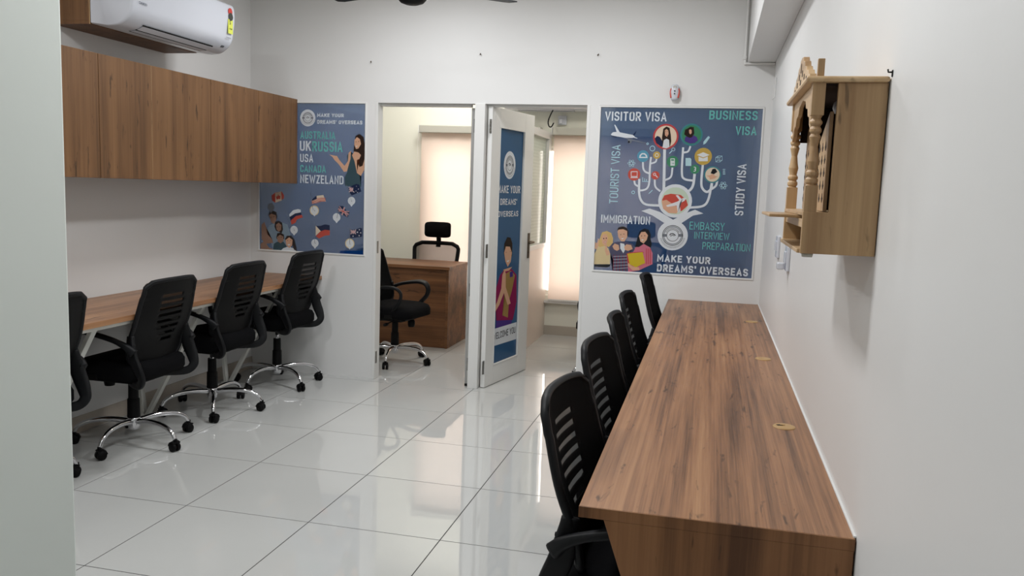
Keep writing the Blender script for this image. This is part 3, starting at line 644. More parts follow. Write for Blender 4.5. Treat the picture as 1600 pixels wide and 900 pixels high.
('p','woman_print',5,'skin',[(-2.796,1.674),(-2.760,1.666),(-2.732,1.663),(-2.712,1.634),(-2.671,1.592),(-2.644,1.629),(-2.640,1.687),(-2.621,1.706),(-2.624,1.644),(-2.651,1.552),(-2.675,1.548),(-2.719,1.605),(-2.752,1.633),(-2.768,1.655)]),
('p','woman_print',6,'skin',[(-2.612,1.673),(-2.593,1.699),(-2.561,1.693),(-2.541,1.675),(-2.553,1.646),(-2.572,1.638),(-2.552,1.588),(-2.528,1.596),(-2.496,1.669),(-2.495,1.582),(-2.539,1.522),(-2.571,1.543),(-2.592,1.630)]),
('c','woman_print',10,'hair',(-2.581,1.770),0.0030,0.0000),
('c','woman_print',10,'hair',(-2.560,1.773),0.0030,0.0000),
('c','map_marker_print#1',3,'grey',(-3.274,1.264),0.0290,0.0000),
('p','map_marker_print#1',3,'grey',[(-3.288,1.240),(-3.259,1.241),(-3.273,1.221)]),
('c','map_marker_print#1',4,'grey',(-3.271,1.261),0.0030,0.0000),
('l','map_marker_print#1',4,'grey',[(-3.277,1.278),(-3.271,1.261)],0.0011),
('c','map_marker_print#2',2,'cream2',(-2.913,1.253),0.0380,0.0000),
('c','map_marker_print#2',3,'white',(-2.913,1.253),0.0310,0.0000),
('p','map_marker_print#2',3,'white',[(-2.928,1.227),(-2.897,1.229),(-2.912,1.207)]),
('c','map_marker_print#2',4,'grey',(-2.910,1.250),0.0030,0.0000),
('l','map_marker_print#2',4,'grey',[(-2.917,1.269),(-2.910,1.250)],0.0011),
('c','map_marker_print#3',3,'white',(-2.612,1.336),0.0300,0.0000),
('p','map_marker_print#3',3,'white',[(-2.626,1.311),(-2.597,1.312),(-2.612,1.292)]),
('c','map_marker_print#3',4,'grey',(-2.610,1.333),0.0030,0.0000),
('l','map_marker_print#3',4,'grey',[(-2.616,1.350),(-2.610,1.333)],0.0011),
('c','map_marker_print#4',3,'white',(-2.731,1.209),0.0310,0.0000),
('p','map_marker_print#4',3,'white',[(-2.746,1.184),(-2.715,1.185),(-2.730,1.164)]),
('c','map_marker_print#4',4,'grey',(-2.728,1.206),0.0030,0.0000),
('l','map_marker_print#4',4,'grey',[(-2.735,1.224),(-2.728,1.206)],0.0011),
('c','map_marker_print#5',3,'white',(-3.080,1.099),0.0310,0.0000),
('p','map_marker_print#5',3,'white',[(-3.095,1.074),(-3.065,1.075),(-3.080,1.055)]),
('c','map_marker_print#5',4,'grey',(-3.078,1.096),0.0030,0.0000),
('l','map_marker_print#5',4,'grey',[(-3.084,1.114),(-3.078,1.096)],0.0011),
('c','map_marker_print#6',3,'white',(-2.906,1.007),0.0300,0.0000),
('p','map_marker_print#6',3,'white',[(-2.921,.982),(-2.891,.984),(-2.906,.963)]),
('c','map_marker_print#6',4,'grey',(-2.904,1.005),0.0030,0.0000),
('l','map_marker_print#6',4,'grey',[(-2.910,1.023),(-2.904,1.005)],0.0011),
('c','map_marker_print#7',2,'cream2',(-2.622,1.017),0.0380,0.0000),
('c','map_marker_print#7',3,'white',(-2.622,1.017),0.0310,0.0000),
('p','map_marker_print#7',3,'white',[(-2.637,.992),(-2.607,.993),(-2.622,.972)]),
('c','map_marker_print#7',4,'grey',(-2.620,1.014),0.0030,0.0000),
('l','map_marker_print#7',4,'grey',[(-2.626,1.032),(-2.620,1.014)],0.0011),
('l','flag_print',3,'grey',[(-3.271,1.390),(-3.269,1.266)],0.0033),
('l','flag_print',3,'grey',[(-2.944,1.384),(-2.930,1.297),(-2.923,1.254)],0.0033),
('l','flag_print',3,'grey',[(-2.654,1.453),(-2.627,1.373),(-2.612,1.338)],0.0033),
('l','flag_print',3,'grey',[(-2.715,1.295),(-2.725,1.212)],0.0033),
('l','flag_print',3,'grey',[(-3.148,1.242),(-3.112,1.134),(-3.087,1.102)],0.0033),
('l','flag_print',3,'grey',[(-2.911,1.170),(-2.908,1.009)],0.0033),
('l','flag_print',3,'grey',[(-2.626,1.148),(-2.622,1.019)],0.0033),
('p','flag_print',3,'reds',[(-3.268,1.353),(-3.239,1.376),(-3.184,1.385),(-3.164,1.357),(-3.164,1.335),(-3.208,1.308),(-3.239,1.299),(-3.263,1.314)]),
('p','flag_print',4,'cream',[(-3.239,1.373),(-3.188,1.386),(-3.184,1.317),(-3.236,1.300)]),
('p','flag_print',5,'reds',[(-3.212,1.366),(-3.206,1.352),(-3.194,1.354),(-3.200,1.336),(-3.196,1.327),(-3.211,1.329),(-3.224,1.321),(-3.222,1.337),(-3.231,1.345),(-3.218,1.349)]),
('p','flag_print',3,'cream',[(-2.935,1.329),(-2.899,1.363),(-2.840,1.371),(-2.818,1.323),(-2.863,1.325),(-2.930,1.301)]),
('l','flag_print',4,'reds',[(-2.934,1.326),(-2.891,1.343),(-2.855,1.349),(-2.822,1.348)],0.0033),
('l','flag_print',4,'reds',[(-2.934,1.320),(-2.891,1.335),(-2.855,1.342),(-2.822,1.342)],0.0033),
('l','flag_print',4,'reds',[(-2.934,1.314),(-2.890,1.327),(-2.855,1.336),(-2.822,1.336)],0.0033),
('l','flag_print',4,'reds',[(-2.934,1.309),(-2.890,1.320),(-2.855,1.329),(-2.822,1.331)],0.0033),
('l','flag_print',4,'reds',[(-2.934,1.303),(-2.890,1.312),(-2.855,1.323),(-2.822,1.325)],0.0033),
('p','flag_print',5,'navy',[(-2.935,1.331),(-2.918,1.347),(-2.895,1.365),(-2.893,1.340),(-2.930,1.325)]),
('p','flag_print',3,'navy',[(-2.639,1.429),(-2.605,1.451),(-2.574,1.463),(-2.551,1.457),(-2.535,1.408),(-2.573,1.392),(-2.611,1.377),(-2.623,1.391)]),
('l','flag_print',5,'white',[(-2.634,1.436),(-2.595,1.402)],0.0067),
('l','flag_print',5,'white',[(-2.600,1.433),(-2.631,1.401)],0.0067),
('l','flag_print',7,'white',[(-2.617,1.437),(-2.615,1.402)],0.0067),
('l','flag_print',7,'white',[(-2.633,1.419),(-2.599,1.420)],0.0067),
('l','flag_print',6,'reds',[(-2.634,1.436),(-2.595,1.402)],0.0027),
('l','flag_print',6,'reds',[(-2.600,1.433),(-2.631,1.401)],0.0027),
('l','flag_print',8,'reds',[(-2.617,1.437),(-2.615,1.402)],0.0027),
('l','flag_print',8,'reds',[(-2.633,1.419),(-2.599,1.420)],0.0027),
('c','flag_print',5,'white',(-2.574,1.445),0.0020,0.0000),
('c','flag_print',5,'white',(-2.558,1.425),0.0030,0.0000),
('c','flag_print',5,'white',(-2.577,1.410),0.0030,0.0000),
('c','flag_print',5,'white',(-2.592,1.402),0.0030,0.0000),
('c','flag_print',5,'white',(-2.565,1.400),0.0030,0.0000),
('p','flag_print',3,'navy',[(-2.711,1.295),(-2.676,1.293),(-2.652,1.258),(-2.625,1.255),(-2.640,1.212),(-2.675,1.228),(-2.720,1.255)]),
('l','flag_print',5,'white',[(-2.718,1.273),(-2.634,1.234)],0.0107),
('l','flag_print',6,'white',[(-2.668,1.286),(-2.687,1.228)],0.0107),
('l','flag_print',5,'white',[(-2.709,1.291),(-2.644,1.219)],0.0064),
('l','flag_print',6,'white',[(-2.629,1.255),(-2.716,1.257)],0.0064),
('l','flag_print',7,'reds',[(-2.718,1.273),(-2.634,1.234)],0.0053),
('l','flag_print',8,'reds',[(-2.668,1.286),(-2.687,1.228)],0.0053),
('l','flag_print',7,'reds',[(-2.709,1.291),(-2.644,1.219)],0.0032),
('l','flag_print',8,'reds',[(-2.629,1.255),(-2.716,1.257)],0.0032),
('p','flag_print',3,'white',[(-3.121,1.214),(-3.088,1.248),(-3.048,1.258),(-3.026,1.254),(-3.024,1.232),(-3.072,1.223),(-3.116,1.194)]),
('p','flag_print',4,'navy',[(-3.117,1.196),(-3.072,1.224),(-3.024,1.234),(-3.016,1.214),(-3.064,1.205),(-3.108,1.167)]),
('p','flag_print',5,'reds',[(-3.108,1.168),(-3.064,1.205),(-3.016,1.216),(-3.007,1.197),(-3.056,1.180),(-3.068,1.154),(-3.101,1.138)]),
('p','flag_print',3,'navy',[(-2.901,1.138),(-2.865,1.138),(-2.826,1.152),(-2.787,1.148),(-2.785,1.109),(-2.826,1.111),(-2.861,1.098)]),
('p','flag_print',3,'reds',[(-2.861,1.098),(-2.826,1.111),(-2.785,1.109),(-2.786,1.073),(-2.826,1.067),(-2.873,1.043),(-2.900,1.060)]),
('p','flag_print',5,'cream',[(-2.901,1.140),(-2.859,1.100),(-2.900,1.064)]),
('p','flag_print',3,'navy',[(-2.620,1.123),(-2.577,1.124),(-2.539,1.140),(-2.525,1.135),(-2.524,1.074),(-2.569,1.065),(-2.619,1.060)]),
('l','flag_print',5,'white',[(-2.617,1.120),(-2.573,1.091)],0.0067),
('l','flag_print',5,'white',[(-2.573,1.122),(-2.617,1.089)],0.0067),
('l','flag_print',7,'white',[(-2.595,1.121),(-2.595,1.090)],0.0067),
('l','flag_print',7,'white',[(-2.617,1.105),(-2.573,1.107)],0.0067),
('l','flag_print',6,'reds',[(-2.617,1.120),(-2.573,1.091)],0.0027),
('l','flag_print',6,'reds',[(-2.573,1.122),(-2.617,1.089)],0.0027),
('l','flag_print',8,'reds',[(-2.595,1.121),(-2.595,1.090)],0.0027),
('l','flag_print',8,'reds',[(-2.617,1.105),(-2.573,1.107)],0.0027),
('c','flag_print',5,'white',(-2.546,1.125),0.0040,0.0000),
('c','flag_print',5,'white',(-2.561,1.105),0.0050,0.0000),
('c','flag_print',5,'white',(-2.535,1.102),0.0040,0.0000),
('c','flag_print',5,'white',(-2.547,1.080),0.0040,0.0000),
('c','flag_print',5,'white',(-2.596,1.074),0.0040,0.0000),
('p','family_print',1,'paleb',[(-3.330,1.055),(-3.289,1.126),(-3.240,1.147),(-3.176,1.150),(-3.136,1.137),(-3.111,1.065),(-3.127,.976),(-3.256,.940),(-3.277,1.013)]),
('p','family_print',2,'skin2',[(-3.354,1.127),(-3.329,1.150),(-3.313,1.107),(-3.305,1.056),(-3.265,1.021),(-3.256,.992),(-3.321,.981),(-3.354,1.017)]),
('p','family_print',2,'hair',[(-3.297,1.203),(-3.289,1.229),(-3.257,1.237),(-3.228,1.228),(-3.220,1.191),(-3.232,1.162),(-3.289,1.181)]),
('p','family_print',3,'skin2',[(-3.289,1.203),(-3.269,1.215),(-3.234,1.205),(-3.228,1.169),(-3.248,1.135),(-3.273,1.149)]),
('p','family_print',4,'hair',[(-3.244,1.117),(-3.239,1.154),(-3.208,1.164),(-3.180,1.149),(-3.172,1.099),(-3.184,1.069),(-3.232,1.088)]),
('p','family_print',5,'skin2',[(-3.231,1.133),(-3.208,1.148),(-3.185,1.131),(-3.188,1.094),(-3.208,1.079),(-3.226,1.096)]),
('p','family_print',5,'tealdk',[(-3.256,.940),(-3.248,.985),(-3.224,1.001),(-3.167,1.004),(-3.143,.975),(-3.159,.938)]),
('p','family_print',6,'hair',[(-3.228,1.037),(-3.220,1.067),(-3.192,1.072),(-3.164,1.059),(-3.161,1.026),(-3.224,1.023)]),
('p','family_print',7,'skin2',[(-3.222,1.038),(-3.196,1.057),(-3.168,1.044),(-3.167,1.011),(-3.192,.991),(-3.216,1.005)]),
('p','family_print',7,'white',[(-3.191,.925),(-3.167,.956),(-3.127,.969),(-3.087,.960),(-3.055,.929)]),
('p','family_print',8,'hair',[(-3.155,1.026),(-3.139,1.052),(-3.103,1.054),(-3.079,1.030),(-3.059,.965),(-3.055,.936),(-3.079,.949),(-3.095,.992),(-3.147,1.005)]),
('p','family_print',9,'skin',[(-3.150,1.019),(-3.119,1.041),(-3.091,1.022),(-3.095,.981),(-3.119,.958),(-3.142,.979)]),
('p','family_print',10,'white',[(-3.135,.987),(-3.107,.990),(-3.121,.976)]),
('c','family_print',10,'hair',(-3.132,1.016),0.0030,0.0000),
('c','family_print',10,'hair',(-3.106,1.018),0.0030,0.0000),
('c','family_print',10,'hair',(-3.271,1.188),0.0030,0.0000),
('c','family_print',10,'hair',(-3.247,1.193),0.0030,0.0000),
('c','family_print',10,'hair',(-3.218,1.115),0.0030,0.0000),
('c','family_print',10,'hair',(-3.197,1.118),0.0030,0.0000),
('c','family_print',10,'hair',(-3.206,1.037),0.0030,0.0000),
('c','family_print',10,'hair',(-3.184,1.039),0.0030,0.0000),
('p','family_print',3,'skin2',[(-3.362,.979),(-3.330,1.003),(-3.289,.953),(-3.248,.941),(-3.313,.928),(-3.361,.935)]),
('p','band_print',1,'royal',[(-2.699,.960),(-2.494,.970),(-2.494,.930),(-2.705,.928)])],
'door': [
('c','emblem_print',3,'white',(.341,1.642),0.1036,0.0000),
('c','emblem_print',4,'ink',(.341,1.642),0.0704,0.0663),
('c','emblem_print',4,'grey',(.341,1.642),0.0621,0.0569),
('c','emblem_print',4,'ink',(.341,1.642),0.0414,0.0383),
('l','emblem_print',5,'grey',[(.420,1.626),(.433,1.623)],0.0024),
('l','emblem_print',5,'grey',[(.418,1.618),(.431,1.614)],0.0024),
('l','emblem_print',5,'grey',[(.415,1.610),(.428,1.605)],0.0024),
('l','emblem_print',5,'grey',[(.412,1.603),(.423,1.596)],0.0024),
('l','emblem_print',5,'grey',[(.407,1.596),(.418,1.589)],0.0024),
('l','emblem_print',5,'grey',[(.402,1.590),(.412,1.581)],0.0024),
('l','emblem_print',5,'grey',[(.396,1.584),(.405,1.575)],0.0024),
('l','emblem_print',5,'grey',[(.390,1.579),(.398,1.569)],0.0024),
('l','emblem_print',5,'grey',[(.383,1.575),(.390,1.564)],0.0024),
('l','emblem_print',5,'grey',[(.376,1.571),(.381,1.560)],0.0024),
('l','emblem_print',5,'grey',[(.368,1.568),(.372,1.556)],0.0024),
('l','emblem_print',5,'grey',[(.360,1.566),(.363,1.554)],0.0024),
('l','emblem_print',5,'grey',[(.351,1.565),(.353,1.553)],0.0024),
('l','emblem_print',5,'grey',[(.343,1.565),(.343,1.553)],0.0024),
('l','emblem_print',5,'grey',[(.335,1.566),(.334,1.553)],0.0024),
('l','emblem_print',5,'grey',[(.326,1.567),(.324,1.555)],0.0024),
('l','emblem_print',5,'grey',[(.318,1.569),(.315,1.558)],0.0024),
('l','emblem_print',5,'grey',[(.311,1.573),(.306,1.561)],0.0024),
('l','emblem_print',5,'grey',[(.303,1.576),(.297,1.566)],0.0024),
('l','emblem_print',5,'grey',[(.296,1.581),(.289,1.571)],0.0024),
('l','emblem_print',5,'grey',[(.289,1.586),(.281,1.577)],0.0024),
('l','emblem_print',5,'grey',[(.284,1.592),(.274,1.584)],0.0024),
('l','emblem_print',5,'grey',[(.278,1.598),(.268,1.591)],0.0024),
('l','emblem_print',5,'grey',[(.274,1.605),(.263,1.599)],0.0024),
('l','emblem_print',5,'grey',[(.270,1.612),(.258,1.608)],0.0024),
('l','emblem_print',5,'grey',[(.267,1.620),(.255,1.616)],0.0024),
('l','emblem_print',5,'ink',[(.298,1.661),(.289,1.664)],0.0029),
('l','emblem_print',5,'ink',[(.301,1.667),(.293,1.672)],0.0029),
('l','emblem_print',5,'ink',[(.305,1.672),(.298,1.679)],0.0029),
('l','emblem_print',5,'ink',[(.310,1.677),(.304,1.684)],0.0029),
('l','emblem_print',5,'ink',[(.316,1.681),(.311,1.689)],0.0029),
('l','emblem_print',5,'ink',[(.323,1.684),(.319,1.693)],0.0029),
('l','emblem_print',5,'ink',[(.330,1.686),(.328,1.695)],0.0029),
('l','emblem_print',5,'ink',[(.337,1.687),(.336,1.696)],0.0029),
('l','emblem_print',5,'ink',[(.345,1.687),(.345,1.696)],0.0029),
('l','emblem_print',5,'ink',[(.352,1.686),(.354,1.695)],0.0029),
('l','emblem_print',5,'ink',[(.359,1.683),(.363,1.692)],0.0029),
('l','emblem_print',5,'ink',[(.366,1.680),(.371,1.687)],0.0029),
('l','emblem_print',5,'ink',[(.372,1.675),(.378,1.682)],0.0029),
('l','emblem_print',5,'ink',[(.377,1.670),(.384,1.676)],0.0029),
('l','emblem_print',5,'ink',[(.381,1.664),(.390,1.669)],0.0029),
('p','emblem_print',5,'grey',[(.270,1.649),(.298,1.650),(.299,1.632),(.272,1.631)]),
('p','emblem_print',5,'grey',[(.411,1.655),(.383,1.654),(.385,1.635),(.413,1.636)]),
('l','emblem_print',5,'ink',[(.320,1.643),(.327,1.654),(.343,1.655),(.362,1.643)],0.0058),
('l','emblem_print',6,'ink',[(.325,1.636),(.341,1.645),(.354,1.639)],0.0039),
('t','lettering',3,'white','MAKE YOUR',(0.147,1.432,0.547,1.494),0.03,0),
('t','lettering',3,'white','DREAMS’',(0.195,1.344,0.494,1.395),0.03,0),
('t','lettering',3,'white','OVERSEAS',(0.163,1.253,0.524,1.302),0.03,0),
('p','banner_print',2,'white',[(.142,.420),(.569,.418),(.575,.281),(.144,.289)]),
('t','lettering',3,'ink','WELCOME YOU',(0.148,0.333,0.549,0.389),0.0,0),
('p','hostess_print',1,'magenta',[(.155,.692),(.236,.820),(.312,.857),(.448,.849),(.537,.796),(.555,.581),(.496,.445),(.197,.478),(.204,.551)]),
('p','hostess_print',2,'goldbr',[(.341,.823),(.421,.840),(.508,.798),(.462,.685),(.413,.608),(.402,.475),(.300,.505),(.332,.605),(.365,.694)]),
('p','hostess_print',3,'skin',[(.146,.569),(.199,.620),(.265,.715),(.275,.817),(.312,.857),(.336,.823),(.344,.719),(.411,.632),(.443,.581),(.388,.576),(.313,.676),(.240,.593),(.173,.549)]),
('p','hostess_print',4,'skin',[(.285,.856),(.447,.867),(.394,.842),(.326,.841)]),
('p','hostess_print',5,'hair',[(.289,.974),(.291,1.053),(.340,1.102),(.400,1.094),(.437,1.047),(.439,.954),(.401,.922)]),
('p','hostess_print',6,'skin',[(.291,.985),(.319,1.032),(.392,1.026),(.432,.978),(.416,.909),(.364,.873),(.320,.916)]),
('p','hostess_print',7,'white',[(.339,.920),(.392,.925),(.367,.907)]),
('p','hostess_print',4,'violet',[(.408,.829),(.464,.831),(.467,.790),(.412,.788)]),
('p','hostess_print',1,'violet',[(.197,.478),(.482,.447),(.470,.416),(.193,.419)]),
('c','hostess_print',10,'hair',(.325,.986),0.0034,0.0000),
('c','hostess_print',10,'hair',(.398,.988),0.0035,0.0000)],
}

# ---------------------------------------------------------------- printed films
PC = {'white': (232, 236, 240), 'teal': (116, 196, 188), 'palet': (190, 226, 232), 'grey': (120, 124, 132), 'bluei': (92, 158, 184), 'gold': (206, 172, 84), 'reds': (206, 84, 70),
      'green': (70, 142, 104), 'redr': (198, 72, 74), 'cream': (238, 220, 196), 'cream2': (226, 204, 156), 'navy': (32, 44, 78), 'hair': (48, 34, 28), 'skin': (226, 178, 148), 'skin2': (164, 128, 108),
      'violet': (84, 64, 140), 'tealr': (70, 138, 144), 'ink': (24, 26, 32), 'palegn': (206, 220, 200), 'blond': (222, 186, 120), 'plaid': (86, 84, 108), 'plaidr': (126, 44, 62), 'plaidw': (190, 194, 204),
      'pinkpl': (214, 120, 138), 'yellow': (214, 190, 50), 'tealdk': (62, 88, 98), 'magenta': (150, 44, 92), 'goldbr': (168, 138, 86), 'royal': (12, 60, 124), 'paleb': (140, 160, 176)}
PM = {k: film('print_'+k, v, .7, .22, .05, .1, .04) for k, v in PC.items()}
def pressed(poster, data, P, lift=.00035):
    """Lay the print on POSTER; P(a, b, h) gives the point at a, b on its face, raised by h."""
    groups = {}
    for it in data:
        key = it[1] if it[0] != 't' else 'lettering'
        groups.setdefault(key, []).append(it)
    for key in [k for k in groups if k.split('#')[0] in ('portrait_print', 'flag_print', 'icon_print')]:
        items = groups.pop(key); bb = []                     # one object per separate picture
        for it in items:
            if it[0] == 'c': (a, b), r = it[4], it[5]; bb.append((a-r, a+r, b-r, b+r))
            else: A = [p[0] for p in it[4]]; B = [p[1] for p in it[4]]; bb.append((min(A), max(A), min(B), max(B)))
        idx = list(range(len(items)))
        def root(i):
            while idx[i] != i: i = idx[i]
            return i
        for i in range(len(items)):
            for j in range(i):
                p, q = bb[i], bb[j]
                if p[0] < q[1]+.004 and q[0] < p[1]+.004 and p[2] < q[3]+.004 and q[2] < p[3]+.004: idx[root(i)] = root(j)
        for i, it in enumerate(items): groups.setdefault('%s#c%d' % (key, root(i)), []).append(it)
    n = 0
    for key, items in groups.items():
        if key == 'lettering':
            for it in items:
                _, _, lay, col, s, (a0, b0, a1, b1), bold, rot = it
                me = stroke_text(s, .205 if bold >= .05 else (.15 if bold else .105), 1.25 if bold >= .05 else 1.); co = [v.co.copy() for v in me.vertices]
                if rot: co = [Vector((-c.y, c.x, c.z)) for c in co]
                xs = [c.x for c in co]; ys = [c.y for c in co]; X0, X1, Y0_, Y1_ = min(xs), max(xs), min(ys), max(ys)
                for v, c in zip(me.vertices, co):
                    v.co = P(a0+(c.x-X0)/(X1-X0)*(a1-a0), b0+(c.y-Y0_)/(Y1_-Y0_)*(b1-b0), lift*6+c.z)
                link('lettering', me, PM[col], poster)
            continue
        bm = bmesh.new(); cols = []
        for it in items:
            col = it[3]
            if col not in cols: cols.append(col)
            mi = cols.index(col); h = lift*it[2]+.00002*(n % 7); n += 1
            if it[0] == 'p':
                f = bm.faces.new([bm.verts.new(P(a, b, h)) for a, b in it[4]]); f.material_index = mi
            elif it[0] == 'c':
                (a, b), r, ri = it[4], it[5], it[6]; k = 28 if r > .02 else 14
                o = [bm.verts.new(P(a+r*math.cos(2*PI*i/k), b+r*math.sin(2*PI*i/k), h)) for i in range(k)]
                if ri:
                    q = [bm.verts.new(P(a+ri*math.cos(2*PI*i/k), b+ri*math.sin(2*PI*i/k), h)) for i in range(k)]
                    for i in range(k): bm.faces.new((o[i], o[(i+1) % k], q[(i+1) % k], q[i])).material_index = mi
                else: bm.faces.new(o).material_index = mi
            else:
                L = [Vector((a, b, 0)) for a, b in it[4]]; wd = it[5]/2
                if len(L) > 2 and key == 'branch_print': L = catmull(L, 5)
                A = []; B = []
                for i, p in enumerate(L):
                    t = (L[min(i+1, len(L)-1)]-L[max(i-1, 0)])
                    if t.length < 1e-6: t = Vector((1, 0, 0))
                    t.normalize(); s = Vector((-t.y, t.x, 0))*wd
                    A.append(bm.verts.new(P(p.x+s.x, p.y+s.y, h))); B.append(bm.verts.new(P(p.x-s.x, p.y-s.y, h)))
                for i in range(len(L)-1): bm.faces.new((A[i], A[i+1], B[i+1], B[i])).material_index = mi
        bmesh.ops.triangulate(bm, faces=[f for f in bm.faces if len(f.verts) > 4])
        fin(key.split('#')[0], bm, [PM[c] for c in cols], poster, recalc=False)
M_film = film('blue_poster_film', (28, 74, 126), .54, .26, .29, .06, .07)
def wall_poster(name, a0, a1, b0, b1, label, key):
    bm = bmesh.new(); bm.faces.new([bm.verts.new(p) for p in ((a0, YB+.007, b0), (a1, YB+.007, b0), (a1, YB+.007, b1), (a0, YB+.007, b1))])
    o = fin(name, bm, M_film, None, recalc=False)
    boxes('glass_pane', [(a0, a1, YB+.011, YB+.016, b0, b1)], M_glass, o)
    pressed(o, PRINTS[key], lambda a, b, h: Vector((min(max(a, a0), a1), YB+.0067-h, min(max(b, b0), b1))))
    return tag(o, label, 'poster')
wall_poster('printed_poster', LX0+.008, LX1-.008, LZ0+.008, LZ1-.008, 'blue printed poster listing countries with flags and a pointing woman, left of the doors', 'left')
wall_poster('printed_poster', RX0+.008, RX1-.008, RZ0+.008, RZ1-.008, 'blue printed poster with a branching visa tree and aeroplane, right of the doors', 'right')

# ---------------------------------------------------------------- doors
def hinge(parent, loc, rz=0.):
    bm = bmesh.new(); box(bm, -.026, .002, -.0015, .0015, -.048, .048); lathe(bm, [(0, -.05), (.006, -.05), (.006, .05), (0, .05)], 10)
    for z in (-.036, -.012, .012, .036): lathe(bm, [(0, .0), (.004, 0), (.004, .0028), (0, .003)], 8, M=Matrix.Translation((-.014, -.0012, z))@Matrix.Rotation(PI/2, 4, 'X'))
    o = fin('hinge', bm, M_steel, parent); o.location = loc; o.rotation_euler = (0, 0, rz); return o
def handle(parent, s, z, side=-1):
    bm = bmesh.new(); box(bm, s-.018, s+.018, min(0, side*.006), max(0, side*.006), z-.11, z+.09)
    tube(bm, [(s, side*.004, z+.02), (s, side*.05, z+.02), (s-.02, side*.055, z+.02), (s-.11, side*.055, z+.018)], .009, 10)
    lathe(bm, [(0, -.004), (.009, -.004), (.009, .004), (0, .004)], 12, c=(s, side*.006, z-.06), axis='y')
    return fin('door_handle', bm, M_bronze, parent, bevel=.0015)
# right cabin door, ajar; local x runs along the leaf, local y through it (face at y=0 looks to the hall)
ang = math.atan2(6.543-5.802, -1.405+1.553); DW, DH, TH = .756, 2.045, .036
d = struct(boxes('door_1', [(0, .135, 0, TH, .004, DH), (.585, DW, 0, TH, .004, DH), (.135, .585, 0, TH, .004, .145), (.135, .585, 0, TH, 1.912, DH)], M_white, bevel=.003))
d.location = (-1.553, 5.802, 0); d.rotation_euler = (0, 0, ang)
boxes('glazing_bead', [(.135, .145, -.003, .012, .145, 1.912), (.575, .585, -.003, .012, .145, 1.912), (.145, .575, -.003, .012, .145, .155), (.145, .575, -.003, .012, 1.902, 1.912)], M_white, d, bevel=.002)
boxes('glass_pane', [(.14, .58, .018, .023, .15, 1.907)], M_glass, d)
bm = bmesh.new(); bm.faces.new([bm.verts.new(p) for p in ((.145, .0135, .155), (.575, .0135, .155), (.575, .0135, 1.902), (.145, .0135, 1.902))])
dp = fin('door_poster', bm, film('blue_door_film', (62, 106, 150), .6, .25, .12, .06, .07), recalc=False)
dp.location = d.location; dp.rotation_euler = d.rotation_euler
pressed(dp, PRINTS['door'], lambda a, b, h: Vector((min(max(a, .145), .575), .0132-h, b)))
tag(dp, 'tall narrow blue poster with a greeting hostess, in the glass of the open door', 'poster')
handle(d, .715, 1.03); handle(d, .715, 1.03, 1).location = (0, TH, 0)
for z in (1.90, 1.015, .16): hinge(d, (-.024, -.001, z), .12)
# left cabin door, folded back along the party wall: only its hinged edge shows
d = struct(boxes('door_2', [(0, .045, 0, .66, .004, 2.03), (.0, .045, .0, .1, .004, 2.03)], M_white, bevel=.003))
d.location = (PX0-.043, y0+.055, 0); d.rotation_euler = (0, 0, .035)
for z in (1.905, .72, .165):
    h_ = hinge(d, (.044, -.003, z), 0)
boxes('floor_stop', [(.005, .03, -.012, .0, .004, .018)], M_dark, d)
for z in (.165, 1.0):
    bm = bmesh.new(); box(bm, 0, .003, -.012, .012, -.045, .045); k = fin('strike_plate', bm, M_steel, bpy.data.objects['trim_4']); k.location = (JX+.018, y0+.03, z)

# ---------------------------------------------------------------- left wall: cabinets, box shelf, air conditioners
def cabinet(seams, label):
    a, b = seams[0], seams[-1]; z0, z1 = 1.449, 2.073; root = empty('wall_cabinet', (XL, (a+b)/2, z0)); O = Vector(root.location)
    def part(name, L, m, par=root, bev=.0015):
        o = boxes(name, [(q[0]-O.x, q[1]-O.x, q[2]-O.y, q[3]-O.y, q[4]-O.z, q[5]-O.z) for q in L], m, par, bev); return o
    xf = -3.051
    part('body', [(XL+.001, xf-.02, a+.001, b-.001, z0, z1)], M_cab)
    part('edge_strip', [(xf-.019, xf-.001, a+.0005, a+.003, z0+.002, z1-.002)], M_pine)
    for s, t in zip(seams, seams[1:]):
        dr = part('door', [(xf-.019, xf, s+.003, t-.0015, z0, z1-.001)], M_cab)
    return tag(root, label, 'cabinet')
cabinet([2.862, 3.274, 3.686, 4.097], 'walnut wall cabinet nearer the pillar, under the box carrying the air conditioner')
cabinet([4.097, 4.658, 5.218, YB-.002], 'walnut wall cabinet in the far corner, its end against the flag poster')
bx = boxes('wood_box_shelf', [(XL+.001, -3.215, 3.83, 4.76, 2.245, 2.263), (XL+.001, -3.215, 3.83, 3.848, 2.263, 2.56), (XL+.001, -3.215, 4.742, 4.76, 2.263, 2.56), (-3.233, -3.215, 3.848, 4.742, 2.263, 2.56)], M_cab, bevel=.001)
boxes('edge_strip', [(-3.2155, -3.2125, 3.829, 3.832, 2.245, 2.56)], M_pine, bx)
tag(bx, 'walnut box fixed high on the left wall behind the air conditioner', 'wooden box')
